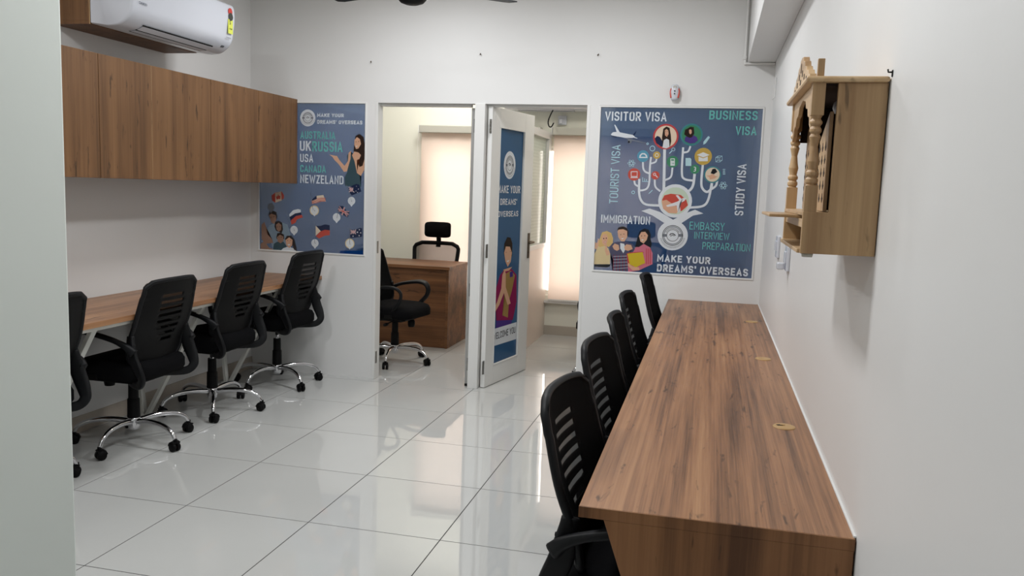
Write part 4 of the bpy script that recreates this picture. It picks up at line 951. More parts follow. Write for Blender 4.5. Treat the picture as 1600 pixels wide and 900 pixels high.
def ac_unit(name, L=.94):
    root = empty(name)
    prof = [(0, .0), (.10, -.012), (.165, -.004), (.215, .028), (.243, .066), (.254, .12), (.262, .2), (.258, .262), (.243, .284), (.2, .292), (0, .292)]
    bm = bmesh.new(); P = [Vector((p[0], 0, p[1])) for p in prof]
    S = [P[0]]+catmull(P[1:-1], 4)+[P[-1]]
    secs = []
    for y, k in ((0, .93), (.006, .985), (.02, 1.0), (L-.02, 1.0), (L-.006, .985), (L, .93)):
        secs.append([bm.verts.new((p.x*k, y, .14+(p.z-.14)*(.96 if k < .95 else (.99 if k < 1 else 1)))) for p in S])
    for a, b in zip(secs, secs[1:]):
        for i in range(len(S)): j = (i+1) % len(S); bm.faces.new((a[i], a[j], b[j], b[i]))
    bm.faces.new(secs[0]); bm.faces.new(secs[-1])
    body = fin('body', bm, M_plastic, root, smooth=True)
    m_ = body.modifiers.new('s', 'EDGE_SPLIT'); m_.split_angle = .9
    def strip(name, x0, z0, x1, z1, ya, yb, m, off=.0022, par=root, th=.0015):
        a = Vector((x0, 0, z0)); b = Vector((x1, 0, z1)); t = (b-a).normalized(); n = Vector((t.z, 0, -t.x))
        if n.z > 0 and x0 < .2: n = -n
        bm = bmesh.new(); q = [a+n*off, b+n*off, b+n*(off-th), a+n*(off-th)]
        A = [bm.verts.new((v.x, ya, v.z)) for v in q]; B = [bm.verts.new((v.x, yb, v.z)) for v in q]
        for f in (A, B, *[(A[i], A[(i+1) % 4], B[(i+1) % 4], B[i]) for i in range(4)]): bm.faces.new(f)
        return fin(name, bm, m, par)
    # the curve between (.10,-.012) and (.243,.066): louvre blades, the shade of the gaps laid on as near-black strips
    strip('gap_shade_strip', .118, -.0125, .127, -.0125, .14, L-.16, M_dark, .003)
    strip('gap_shade_strip', .156, -.0072, .165, -.0045, .14, L-.16, M_dark, .003)
    strip('gap_shade_strip', .199, .0125, .206, .018, .14, L-.16, M_dark, .004)
    strip('louvre_blade', .127, -.0125, .157, -.008, .145, L-.165, M_plastic, .003); strip('louvre_blade', .166, -.004, .199, .013, .145, L-.165, M_plastic, .005)
    strip('display', .21, .024, .22, .034, L-.09, L-.06, mat('grey_display', (90, 92, 98), .3), .003)
    return root
def ac_print(root, s, x, y, z, wd, col=(70, 76, 90)):
    me = text_mesh(s, .01); xs = [v.co.x for v in me.vertices]; k = wd/(max(xs)-min(xs))
    for v in me.vertices: v.co = Vector((x, y+v.co.x*k, z+v.co.y*k))
    return link('lettering', me, mat('grey_print', col, .5), root)
a1 = ac_unit('air_conditioner'); a1.location = (-3.208, 3.83, 2.247)
ac_print(a1, 'DAIKIN', .2575, .045, .105, .062); ac_print(a1, 'INVERTER', .2575, .845, .075, .05)
bm = bmesh.new()
box(bm, .2625, .2645, .855, .905, .105, .19, 0)
for k, (mi, r, zz) in enumerate(((1, .022, .236), (2, .024, .207))):
    lathe(bm, [(0, .2632+.0004*k), (r, .2632+.0004*k), (r, .265+.0004*k), (0, .265+.0004*k)], 20, c=(0, .878+.004*k, zz), axis='x')
    for f in bm.faces:
        if f.material_index == 0 and f.calc_center_median().z > .19: f.material_index = mi
st = fin('energy_sticker', bm, [mat('yellow_sticker', (214, 220, 90), .5), mat('red_print', (196, 60, 52), .5), mat('dark_print', (60, 62, 56), .5)], a1)
for k, t in enumerate(('5', 'STAR')): ac_print(st, t, .2655, .866, .16-.03*k, .014 if k == 0 else .03, (70, 80, 50))
tag(a1, 'white wall air conditioner with a yellow energy sticker above the walnut cabinets', 'air conditioner')
a2 = ac_unit('air_conditioner', .86); a2.location = (-2.05, YF-.002, 2.243); a2.rotation_euler = (0, 0, -PI/2)
bm = bmesh.new(); tube(bm, catmull([(-1.555, YF-.21, 2.235), (-1.575, YF-.22, 2.19), (-1.60, YF-.2, 2.13), (-1.595, YF-.18, 2.085), (-1.575, YF-.16, 2.08), (-1.565, YF-.1, 2.12)], 6), .006, 8)
cb = fin('black_cable', bm, M_black, None, True); tag(cb, 'loose black cable looping below the cabin air conditioner', 'cable')
tag(a2, 'white air conditioner on the outside wall over both cabins, seen above the open door', 'air conditioner')
bm = bmesh.new(); box(bm, -1.535, -1.45, YF-.03, YF, 2.11, 2.2); so = fin('wall_socket', bm, M_plastic, None, bevel=.004)
boxes('socket_plug', [(-1.52, -1.49, YF-.055, YF-.03, 2.12, 2.165)], M_plastic, so, .004); tag(so, 'white socket box under the cabin air conditioner', 'socket')

# ---------------------------------------------------------------- desks
ld = empty('wall_desk', (XL, 3.7, 0))
def lpart(name, L, m, root, bev=.0015):
    O = root.location; return boxes(name, [(q[0]-O.x, q[1]-O.x, q[2]-O.y, q[3]-O.y, q[4]-O.z, q[5]-O.z) for q in L], m, root, bev)
lpart('desktop', [(XL+.002, -2.843, 1.9, YB-.002, .734, .762)], M_desk, ld)
lpart('under_frame', [(-2.90, -2.87, 1.95, YB-.004, .712, .7335), (XL+.004, XL+.03, 1.95, YB-.004, .712, .7335)], M_leg, ld)
for y in (2.5, 3.44, 4.35, 5.25):
    bm = bmesh.new(); tube(bm, [(-2.905-XL, y-3.7, .722), (-3.30-XL, y-3.7, .012)], .02, 4, flat=(.022, .012), upv=(0, 1, 0)); fin('leg', bm, M_leg, ld)
    bm = bmesh.new(); tube(bm, [(-3.40-XL, y-3.7, .722), (-3.33-XL, y-3.7, .012)], .02, 4, flat=(.022, .012), upv=(0, 1, 0)); fin('leg', bm, M_leg, ld)
    lpart('foot_plate', [(-3.36, -3.27, y-.02, y+.02, 0, .014)], M_leg, ld)
tag(ld, 'long walnut wall desk on slanted white legs along the left wall', 'desk')
rd = empty('wall_desk', (0, 3.8, 0))
lpart('edge_band', [(-.255, XR-.003, 1.822, 1.8245, .727, .7525)], M_deskf, rd, 0)
lpart('sealant', [(XR-.006, XR-.0003, 1.83, YB-.004, .7532, .757)], M_white, rd, 0)
lpart('desktop', [(-.255, XR-.003, 1.825, YB-.002, .727, .753)], M_desk, rd)
for y in (1.8225, 3.75, YB-.03):
    bm = bmesh.new(); prism(bm, [(-.197, .7265), (XR-.004, .7265), (XR-.004, 0), (.06, 0)], 'y', y-3.8, y-3.8+.024); fin('end_panel' if y < 2 else 'support_panel', bm, M_deskf, rd, bevel=.001)
lpart('modesty_panel', [(XR-.03, XR-.006, 1.848, YB-.035, .35, .7265)], M_deskf, rd)
tag(rd, 'long walnut counter desk along the right wall with a tapered end panel', 'desk')
for k, (x, y, lb) in enumerate(((.262, 2.685, 'nearest'), (.262, 3.811, 'middle'), (.262, 4.942, 'farthest'))):
    g = empty('cable_grommet', (x, y, .753))
    bm = bmesh.new(); lathe(bm, [(0, .0035), (.026, .0035), (.033, .003), (.035, .0005), (.035, 0), (0, 0)], 28); fin('cap', bm, M_brass, g, True)
    bm = bmesh.new(); prism(bm, [(-.024, .006), (-.008, .016), (.004, .012), (-.006, .0), (-.02, -.002)], 'z', .0034, .0042); fin('slot', bm, M_dark if k == 0 else M_brass, g)  # open slot: a near-black patch on the cap paints the shade inside
    if k == 0: boxes('slot_tab', [(-.012, .002, .004, .010, .0042, .0058)], M_brass, g)
    tag(g, 'round tan cable grommet in the right desk, %s of the three%s' % (lb, ', its slot open' if k == 0 else ''), 'grommet')
cd = empty('cabin_desk', (-2.8, 7.4, 0))
lpart('desktop', [(XL+.15, -2.255, 7.10, 7.72, .722, .748)], M_deskx, cd); lpart('front_panel', [(XL+.17, -2.295, 7.135, 7.155, .0, .7215)], M_deskx, cd)
lpart('side_panel', [(-2.293, -2.268, 7.12, 7.70, .0, .7215)], M_deskx, cd); lpart('side_panel', [(XL+.17, XL+.194, 7.157, 7.70, .0, .7215)], M_deskx, cd)
tag(cd, 'walnut desk with full front panel inside the left cabin', 'desk')
cd = empty('cabin_desk', (-.4, 7.4, 0))
lpart('desktop', [(-1.06, XR-.1, 7.0, 7.6, .728, .752)], M_deskx, cd); lpart('front_panel', [(-.98, XR-.12, 7.06, 7.08, .0, .7275)], M_deskx, cd); lpart('side_panel', [(-1.0, -.982, 7.02, 7.58, .0, .7275)], M_deskx, cd)
tag(cd, 'walnut desk in the right cabin, only its corner showing past the doorway', 'desk')

# ---------------------------------------------------------------- chairs
def star_base(root, rot, R=.31):
    bm = bmesh.new(); lathe(bm, [(0, .075), (.022, .075), (.03, .085), (.032, .1), (.034, .135), (.03, .15), (.0, .15)], 24); fin('hub', bm, M_chrome, root, True)
    for k in range(5):
        a = rot+2*PI*k/5
        bm = bmesh.new(); P = catmull([(.02, 0, .122), (.12, 0, .135), (.22, 0, .128), (.285, 0, .1), (R, 0, .062)], 5)
        tube(bm, P, .012, 10, flat=lambda t: (.0135-.003*t, .017-.006*t), upv=(0, 0, 1)) if False else tube(bm, P, [.0165-.006*i/(len(P)-1) for i in range(len(P))], 12)
        lg = fin('leg', bm, M_chrome, root, True); lg.rotation_euler = (0, 0, a)
        bm = bmesh.new(); sw = (k*1.7+rot*3) % 1.2-.6
        M = Matrix.Translation((R+.004, 0, 0)) @ Matrix.Rotation(sw, 4, 'Z')
        for s in (-1, 1): lathe(bm, [(0, s*.004), (.02, s*.004), (.0245, s*.008), (.0245, s*.02), (.02, s*.024), (0, s*.024)], 18, c=(-.008, 0, .0245), axis='y', M=M)
        lathe(bm, [(.0, .0), (.029, .0), (.029, .0)], 16, c=(0, 0, .02), axis='y') if False else None
        tube(bm, [M @ Vector((-.034, 0, .03)), M @ Vector((-.026, 0, .046)), M @ Vector((-.008, 0, .055)), M @ Vector((.01, 0, .048))], .01, 8, flat=(.005, .023), upv=(0, 0, 1))
        lathe(bm, [(0, .045), (.009, .045), (.009, .07), (0, .07)], 10, M=M)
        c = fin('caster', bm, M_black, lg, True)
        e = c.modifiers.new('s', 'EDGE_SPLIT'); e.split_angle = .8
def cover(root, top=.36, lift=0.):
    bm = bmesh.new(); lathe(bm, [(0, .145), (.033, .145), (.034, .15), (.032, .245), (.029, .25), (.027, .252), (.026, .335), (.0, .337)], 24); fin('cylinder_cover', bm, M_black, root, True).modifiers.new('s', 'EDGE_SPLIT').split_angle = .6
    bm = bmesh.new(); lathe(bm, [(0, .22), (.0135, .22), (.0135, top), (0, top)], 16); fin('gas_lift', bm, M_chrome, root, True)
    bm = bmesh.new(); box(bm, -.075, .075, -.09, .10, top-.012, top+.028); mc = fin('mechanism', bm, M_black, root, bevel=.01)
    bm = bmesh.new(); tube(bm, [(.07, .03, top+.0), (.16, .035, top-.004), (.2, .03, top-.012)], .005, 8); lathe(bm, [(0, -.028), (.012, -.026), (.014, 0), (.010, .024), (0, .026)], 12, c=(.215, .03, top-.014), axis='x'); fin('lever', bm, M_black, mc, True)
    bm = bmesh.new(); lathe(bm, [(0, -.032), (.026, -.03), (.03, -.01), (.03, .02), (.02, .03), (0, .03)], 16, c=(0, .15, top-.02)); fin('tension_knob', bm, M_black, mc, True)
def seat(root, z=.39, w_=.24, dp=.23):
    bm = bmesh.new(); n = 24; rows = []
    for (k, zz) in ((.0, z), (.82, z), (.95, z+.008), (1.0, z+.028), (1.0, z+.07), (.95, z+.095), (.8, z+.108), (.45, z+.11), (0, z+.108)):
        ring = []
        for i in range(4*n//4*2):
            a = 2*PI*i/(2*n); ca, sa = math.cos(a), math.sin(a); e = .42
            x = math.copysign(abs(ca)**e, ca)*w_*k; y = math.copysign(abs(sa)**e, sa)*dp*k
            x *= 1+.04*(y/dp); zf = zz-(.018*max(0, y/dp)**3 if zz > z+.02 else 0)
            ring.append(bm.verts.new((x, y+.015, zf)))
        rows.append(ring)
    for a, b in zip(rows, rows[1:]):
        for i in range(len(a)): j = (i+1) % len(a); bm.faces.new((a[i], a[j], b[j], b[i]))
    bmesh.ops.remove_doubles(bm, verts=bm.verts, dist=1e-5)
    s = fin('seat', bm, M_fabric, root, True)
    bm = bmesh.new(); prism(bm, [(-w_*.75, -dp*.7), (w_*.75, -dp*.7), (w_*.75, dp*.8), (-w_*.75, dp*.8)], 'z', z-.012, z+.004); fin('seat_pan', bm, M_black, root, bevel=.004)
    return s
def back_point(u, v, off=0.):
    """u -1..1 across, v 0..1 up the curved back."""
    z = .475+v*.455
    hw = .205+.020*math.sin(PI*min(1, v*1.1))+.006*v
    if v > .95: hw -= .018*((v-.95)/.05)**2
    if v < .12: hw -= .045*((.12-v)/.12)**2
    y = -.175-.105*v+.018*math.exp(-((v-.25)/.2)**2)
    y += .036*abs(u)**2.2*(1-.25*v)
    z += -.010*abs(u)**3 if v > .8 else 0
    return Vector((u*hw, y+off, z))
def arm(root, s):
    # pad and front loop, from the flange on the back round to the seat
    P = catmull([(-.20, .56), (-.17, .59), (-.10, .622), (.0, .645), (.09, .655), (.15, .642), (.178, .60), (.165, .545), (.12, .49), (.07, .44)], 5); n = len(P)-1
    X = [s*(.245+.02*math.sin(PI*min(1, 1.6*i/n))-.03*max(0, (i/n-.8)/.2)) for i in range(n+1)]
    bm = bmesh.new(); tube(bm, [(x, p[0], p[1]) for x, p in zip(X, P)], .02, 12, flat=lambda t: (.013+.010*max(0, 1-t/.2), .018+.012*math.exp(-((t-.45)/.18)**2)), upv=(0, .25, 1) if False else None)
    a = fin('armrest', bm, M_black2, root, True)
    bm = bmesh.new()
    tube(bm, catmull([(s*.222, -.165, .645), (s*.230, -.17, .60), (s*.233, -.185, .53), (s*.230, -.215, .46), (s*.222, -.225, .415), (s*.20, -.19, .382), (s*.14, -.10, .378), (s*.05, -.02, .38)], 6), .02, 12, flat=lambda t: (.012, .022+.012*math.exp(-((t-.3)/.2)**2)), upv=(s, .35, 0))
    b = fin('back_bracket', bm, M_black2, root, True)
    bm = bmesh.new()
    for z, y in ((.60, -.194), (.535, -.208)): lathe(bm, [(0, -.006), (.006, -.006), (.006, .002), (0, .002)], 10, c=(s*.236, y, z), axis='y')
    fin('screw', bm, M_dark, b)['kind'] = 'stuff'
    bm = bmesh.new(); box(bm, min(s*.19, s*.245), max(s*.19, s*.245), .03, .10, .40, .43); fin('arm_plate', bm, M_black, root, bevel=.004)
def task_chair(name, rot=0.):
    root = empty(name); star_base(root, rot); cover(root); seat(root)
    nu, nv = 30, 52
    def shell(off, mask, m, nm, th, par=root):
        bm = bmesh.new(); V = [[bm.verts.new(back_point(-1+2*i/nu, j/nv, off)) for i in range(nu+1)] for j in range(nv+1)]
        for j in range(nv):
            for i in range(nu):
                if not mask((i+.5)/nu*2-1, (j+.5)/nv): bm.faces.new((V[j][i], V[j][i+1], V[j+1][i+1], V[j+1][i]))
        bmesh.ops.delete(bm, geom=[v for v in bm.verts if not v.link_faces], context='VERTS')
        o = fin(nm, bm, m, par, True)
        if th: so = o.modifiers.new('solid', 'SOLIDIFY'); so.thickness = th; so.offset = 0
        return o
    def slot(u, v):
        if not .22 < v < .87: return False
        r = int(v*nv); k = (r-12)//4
        return (r-12) % 4 in (1, 2) and -.42+.012*(k-5)**2 < u < .50-.010*(k-4)**2
    bk = shell(0, slot, M_black, 'backrest', .007)
    shell(.012, lambda u, v: False, M_mesh, 'mesh_panel', 0, bk)
    B = [back_point(-1, j/20) for j in range(1, 20)]+[back_point(-1+2*i/16, 1) for i in range(1, 16)]+[back_point(1, 1-j/20) for j in range(1, 20)]+[back_point(1-2*i/16, 0) for i in range(1, 16)]
    bm = bmesh.new(); tube(bm, B, .012, 10, closed=True); fin('back_rim', bm, M_black2, bk, True)
    for s in (-1, 1): arm(root, s)
    return root
M_mesh = mat('black_mesh_cloth', (8, 8, 9), .9, spec=.1, alpha=.88)
M_gmesh = mat('brown_grey_mesh_cloth', (60, 50, 48), .9, spec=.1, alpha=.72)
proto = {}
def place(x, y, rz, base, label, group, dz=0., name='office_chair'):
    key = name
    if key not in proto: proto[key] = c = (task_chair(name) if name == 'office_chair' else exec_chair(name))
    else: c = copy_tree(proto[key])
    c.location = (x, y, 0); c.rotation_euler = (0, 0, rz)
    for ch in c.children:
        b = ch.name.split('.')[0]
        if b == 'leg': ch.rotation_euler[2] += math.radians(base)-rz-c.get('_r', 0) if False else 0
        if dz and b in ('seat', 'seat_pan', 'mechanism', 'backrest', 'armrest', 'back_bracket', 'arm_plate', 'gas_lift'): ch.location.z += dz
    legs = sorted([ch for ch in c.children if ch.name.split('.')[0] == 'leg'], key=lambda o: o.name)
    for k, lg in enumerate(legs): lg.rotation_euler[2] = math.radians(base+72*k)-rz
    return tag(c, label, 'chair', group)
GL, GR = 'black mesh office chairs at the left wall desk', 'black mesh office chairs at the right counter'
L90 = PI/2; R90 = -PI/2
place(-3.035, 3.88, L90, -84, 'black mesh office chair, second from the pillar at the left desk', GL)
place(-3.025, 4.61, L90-.02, -56, 'black mesh office chair, third from the pillar at the left desk', GL, .025)
place(-3.0, 5.38, L90-.04, -101, 'black mesh office chair in the far corner of the left desk, below the flag poster', GL, .045)
place(-3.04, 3.04, L90, -290, 'black mesh office chair mostly hidden behind the pale pillar at the left desk', GL)
place(-.115, 2.22, R90-.10, 20, 'black mesh office chair nearest the camera at the right counter', GR)
place(-.125, 2.96, R90-.10, 50, 'black mesh office chair second from the camera at the right counter', GR)
place(-.125, 3.62, R90+.02, 10, 'black mesh office chair third from the camera at the right counter', GR)
place(-.145, 4.30, R90-.04, 35, 'black mesh office chair fourth from the camera at the right counter', GR, .015)
place(-.105, 5.02, R90-.02, 70, 'black mesh office chair farthest along the right counter, below the visa tree poster', GR, .05)
place(-2.50, 6.42, R90-.12, -10, 'black office chair with looped arms in front of the desk in the left cabin', 'visitor chairs in the cabins')
place(-.70, 6.47, L90-.3, 135, 'black office chair barely showing at the edge of the right cabin doorway', 'visitor chairs in the cabins')
def exec_chair(name):
    root = empty(name); star_base(root, .3); cover(root); seat(root, .40, .25, .24)
    def bp(u, v, off=0): return Vector((u*(.235-.03*(1-v)-(.05*((v-.85)/.15)**2 if v > .85 else 0)), -.22-.07*v+.05*u*u+.03*math.exp(-((v-.3)/.2)**2)+off, .50+.40*v))
    B = [bp(-1, j/16) for j in range(1, 16)]+[bp(-1+2*i/14, 1) for i in range(1, 14)]+[bp(1, 1-j/16) for j in range(1, 16)]+[bp(1-2*i/14, 0) for i in range(1, 14)]
    bm = bmesh.new(); tube(bm, B, .02, 10, closed=True, flat=(.019, .015), upv=None); bf = fin('back_frame', bm, M_black, root, True)
    bm = bmesh.new(); V = [[bm.verts.new(bp(-1+2*i/14, j/14)) for i in range(15)] for j in range(15)]
    for j in range(14):
        for i in range(14): bm.faces.new((V[j][i], V[j][i+1], V[j+1][i+1], V[j+1][i]))
    fin('mesh_panel', bm, M_gmesh, bf, True)
    bm = bmesh.new(); tube(bm, catmull([(0, -.285, .86), (0, -.30, .92), (0, -.295, .96)], 4), .02, 8, flat=(.024, .010), upv=(1, 0, 0))
    tube(bm, catmull([(-.07, -.285, .895), (0, -.29, .90), (.07, -.285, .895)], 4), .014, 8); hd = fin('headrest_post', bm, M_black, root, True)
    bm = bmesh.new(); rows = []
    for (k, yy) in ((0, -.30), (.8, -.30), (1, -.29), (1, -.262), (.85, -.25), (0, -.25)):
        rows.append([bm.verts.new((math.copysign(abs(math.cos(a))**.35, math.cos(a))*.135*k, yy+.9*(math.cos(a)*.135*k)**2, .955+.078+math.copysign(abs(math.sin(a))**.35, math.sin(a))*.078*k)) for a in [2*PI*(i+.5)/32 for i in range(32)]])
    for a, b in zip(rows, rows[1:]):
        for i in range(32): bm.faces.new((a[i], a[(i+1) % 32], b[(i+1) % 32], b[i]))
    bmesh.ops.remove_doubles(bm, verts=bm.verts, dist=1e-5); fin('headrest', bm, M_fabric, root, True)
    bm = bmesh.new(); tube(bm, catmull([(0, -.24, .60), (0, -.29, .50), (0, -.24, .42), (0, -.05, .40)], 5), .02, 10, flat=(.03, .014), upv=(1, 0, 0)); fin('back_bracket', bm, M_black, root, True)
    for s in (-1, 1):
        bm = bmesh.new(); tube(bm, catmull([(s*.2, 0, .425), (s*.29, 0, .44), (s*.3, -.01, .54), (s*.3, -.02, .62)], 5), .014, 10); box(bm, s*.3-.035, s*.3+.035, -.13, .12, .62, .645); fin('armrest', bm, M_black, root, bevel=.004)
    return root
place(-2.66, 7.93-.26+.02, PI, 0, 'black mesh executive chair with headrest behind the desk in the left cabin', 'executive chairs in the cabins', 0, 'executive_chair')
place(-.64, 7.93-.26+.02, PI, 30, 'black executive chair behind the visa tree poster in the right cabin', 'executive chairs in the cabins', .09, 'executive_chair')
for ch in bpy.data.objects:
    if ch.parent and ch.parent.get('label', '').startswith('black executive chair behind') and ch.name.split('.')[0] in ('headrest', 'headrest_post', 'back_frame'): ch.location.z = .09

# ---------------------------------------------------------------- blinds
def blind(name, a, b, z0, label, cord):
    root = empty(name, ((a+b)/2, 8.2, 2.08)); O = root.location
    bm = bmesh.new(); n = 40; V = []
    for i in range(n+1):
        x = a+.012+(b-a-.024)*i/n; V.append([bm.verts.new((x-O.x, 8.205+.002*math.sin(i*.9)-O.y, z-O.z)) for z in (z0, 2.02)])
    for p, q in zip(V, V[1:]): bm.faces.new((p[0], q[0], q[1], p[1]))
    fin('cloth', bm, M_blind, root, True)
    lpart('cassette', [(a, b, 8.16, YF-.002, 2.005, 2.08)], M_cass, root, .006)
    lpart('side_cap', [(a-.006, a-.001, 8.155, YF-.002, 2.0, 2.083)], M_white, root); lpart('bottom_bar', [(a+.012, b-.012, 8.199, 8.211, z0-.02, z0)], M_white, root, .003)
    if cord:
        bm = bmesh.new()
        tube(bm, [(a-.012-O.x, -.03, -.06), (a-.02-O.x, -.032, -.5), (a-.03-O.x, -.03, -.85), (a-.01-O.x, -.03, -.9), (a+.018-O.x, -.03, -.82), (a+.004-O.x, -.03, -.06)], .0018, 6); fin('cord', bm, M_white, root)
    return tag(root, label, 'window blind')
blind('roller_blind', -2.955, -1.69, .42, 'cream roller blind glowing with daylight behind the executive chair in the left cabin', True)
blind('roller_blind', -1.572, -.36, .375, 'cream roller blind glowing with daylight in the right cabin, right of the open door', False)

# ---------------------------------------------------------------- ceiling fan, wall bits
fn = empty('ceiling_fan', (-1.62, 4.32, 2.42))
bm = bmesh.new(); lathe(bm, [(0, 0), (.035, .002), (.062, .012), (.078, .03), (.09, .05), (.10, .07), (.10, .10), (.075, .125), (.03, .13), (0, .13)], 32); fin('motor', bm, M_black, fn, True)
bm = bmesh.new(); lathe(bm, [(.081, .030), (.0845, .032), (.086, .038), (.082, .042)], 32); fin('chrome_ring', bm, M_chrome, fn, True)
bm = bmesh.new(); lathe(bm, [(0, .12), (.012, .12), (.012, .46), (.05, .47), (.06, .4985), (0, .4985)], 20); fin('down_rod', bm, M_black, fn, True)
for k in range(3):
    a = math.radians(40+120*k); bm = bmesh.new()
    box(bm, .07, .17, -.02, .02, .09, .096); vs = []
    P_ = [(.15, -.045), (.30, -.06), (.56, -.066), (.60, -.05), (.60, .05), (.56, .066), (.30, .06), (.15, .045)]
    lo = [bm.verts.new((x, y, .088+y*.14)) for x, y in P_]; hi = [bm.verts.new((x, y, .094+y*.14)) for x, y in P_]
    bm.faces.new(lo); bm.faces.new(hi)
    for i in range(8): bm.faces.new((lo[i], lo[(i+1) % 8], hi[(i+1) % 8], hi[i]))
    o = fin('blade', bm, M_black2, fn); o.rotation_euler = (0, 0, a)
tag(fn, 'black ceiling fan hanging in the middle of the hall', 'ceiling fan')
af = empty('air_freshener', (-.289, YB, 2.14))
bm = bmesh.new(); lathe(bm, [(0, -.052), (.02, -.05), (.026, -.035), (.0285, 0), (.027, .03), (.021, .047), (.012, .053), (0, .054)], 28)
for v in bm.verts: v.co.y = v.co.y*.75-.024
fin('body', bm, M_plastic, af, True)
for s in (-1, 1):
    bm = bmesh.new(); tube(bm, catmull([(s*.022, -.03, -.036), (s*.0265, -.027, -.01), (s*.0265, -.025, .01), (s*.022, -.028, .026)], 5), .006, 8, flat=(.009, .006), upv=(0, 1, 0)); fin('side_grip', bm, mat('red_plastic', (196, 62, 44), .35), af, True)
bm = bmesh.new()
for z in (.008, -.01): lathe(bm, [(0, -.003), (.0045, -.003), (.0045, .002), (0, .002)], 12, c=(0, -.0458, z), axis='y')
fin('dial', bm, M_dark, af); bm = bmesh.new(); lathe(bm, [(.010, .0), (.013, .003), (.010, .004)], 20, c=(0, -.044, .032), axis='y'); fin('nozzle_ring', bm, M_cass, af)
tag(af, 'small white air freshener with red sides above the visa tree poster', 'air freshener')
for k, (x, z, lb) in enumerate(((-2.468, 2.343, 'small screw in the wall above the left cabin doorway'), (-1.646, 2.395, 'small screw in the wall above the post between the doorways'), (-.815, 2.389, 'small screw in the wall above the left edge of the visa tree poster'))):
    bm = bmesh.new(); tube(bm, [(x, YB+.004, z), (x+.002, YB-.012, z+.004), (x-.004*(k-1), YB-.016, z-.006)], .0035, 6); tag(fin('wall_screw', bm, M_bronze), lb, 'screw')
bm = bmesh.new(); tube(bm, catmull([(.148, YB-.012, CEIL-.002), (.148, YB-.012, 2.6), (.150, YB-.012, 2.345), (.156, YB-.012, 2.332), (.175, YB-.012, 2.33), (.30, YB-.012, 2.33), (XR-.002, YB-.012, 2.33)], 6), .0085, 10)
cp = fin('conduit_pipe', bm, M_white, None, True); tag(cp, 'white conduit pipe bending under the beam on the back wall', 'pipe')
bm = bmesh.new(); lathe(bm, [(0, -.012), (.012, -.012), (.012, .012), (0, .012)], 12, c=(.149, YB-.012, 2.365)); fin('coupling', bm, M_white, cp, True)
bm = bmesh.new(); tube(bm, [(XR-.006, 5.52, 2.21), (XR-.008, 5.50, 2.09), (XR-.02, 5.49, 2.075)], .004, 8); tag(fin('hanging_wire', bm, M_white, None, True), 'short white wire hanging on the right wall near the corner', 'wire')
for k, (y, z, lb) in enumerate(((4.42, 1.222, 'white switch plate on the right wall, the one farther from the camera'), (3.84, 1.205, 'white socket plate with a plug below the small temple'))):
    r = boxes('switch_plate', [(XR-.014, XR-.0005, y-.06, y+.06, z-.055, z+.055)], M_plastic, None, .004)
    for j in (-1, 1): boxes('switch', [(XR-.020, XR-.0135, y+j*.025-.014, y+j*.025+.014, z-.02, z+.03)], M_plastic, r, .002)
    if k: boxes('plug', [(XR-.05, XR-.02, y-.018, y+.018, z-.05, z-.02)], M_plastic, r, .005)
    tag(r, lb, 'switch plate')
bm = bmesh.new(); box(bm, XR-.002, XR-.0005, 1.868, 1.876, 1.722, 1.735); tube(bm, [(XR-.002, 1.872, 1.731), (XR-.009, 1.872, 1.731), (XR-.010, 1.872, 1.737)], .0018, 8); tag(fin('wall_hook', bm, M_dark), 'small dark metal hook behind the top of the temple', 'hook')

# ---------------------------------------------------------------- small wooden temple
A0, A1, TZ0, TZ1, TX = 1.89, 2.365, 1.351, 1.712, .190
tp = empty('wooden_temple', (XR, (A0+A1)/2, TZ0)); O = tp.location
def tpart(name, bm, m=M_pine, par=tp, bev=.0012, smooth=False):
    bmesh.ops.translate(bm, verts=bm.verts, vec=(-O.x, -O.y, -O.z)); return fin(name, bm, m, par, smooth, bev)
for y in (A0, A1-.014):
    bm = bmesh.new(); prism(bm, [(TX, TZ0), (XR-.002, TZ0), (XR-.002, TZ1), (.242, TZ1), (.242, 1.441), (TX, 1.441)], 'y', y, y+.014); tpart('side_panel', bm)
bm = bmesh.new(); box(bm, XR-.012, XR-.002, A0+.014, A1-.014, TZ0, TZ1); tpart('back_panel', bm, mat('velvet_and_inner_shade', (40, 26, 20), .9))
bm = bmesh.new(); box(bm, TX, XR-.012, A0+.014, A1-.014, 1.432, 1.441); tpart('deck', bm, M_pine2)
bm = bmesh.new(); box(bm, TX-.006, XR-.012, A0+.014, A1-.014, TZ0, TZ0+.009); tpart('bottom_board', bm, M_pine2)
bm = bmesh.new(); box(bm, TX+.004, TX+.012, A0+.014, A1-.014, 1.405, 1.424); tpart('rail', bm, M_pine2)
bm = bmesh.new(); box(bm, .128, .30, 2.01, 2.30, 1.4245, 1.4315); tpart('tray', bm, M_pine2, bev=.002)
bm = bmesh.new(); box(bm, .176, XR-.002, A0-.012, A1+.012, TZ1+.0003, TZ1+.0125); tpart('cornice', bm, M_pine2, bev=.005)
for y in (A0+.014, A1-.014):
    bm = bmesh.new(); x = TX+.014
    box(bm, x-.013, x+.013, y-.013, y+.013, 1.645, TZ1); box(bm, x-.013, x+.013, y-.013, y+.013, 1.4412, 1.497)
    lathe(bm, [(.0, 1.645), (.012, 1.645), (.009, 1.638), (.013, 1.632), (.013, 1.628), (.009, 1.622), (.0125, 1.616), (.0125, 1.611), (.009, 1.606), (.012, 1.60), (.010, 1.592), (.0075, 1.58), (.010, 1.56), (.0125, 1.548), (.010, 1.535), (.0095, 1.53), (.013, 1.525), (.013, 1.52), (.0095, 1.515), (.013, 1.51), (.013, 1.504), (.010, 1.499), (.012, 1.497), (0, 1.497)], 20, c=(x, y, 0))
    o = tpart('pillar', bm, M_pine, bev=0)
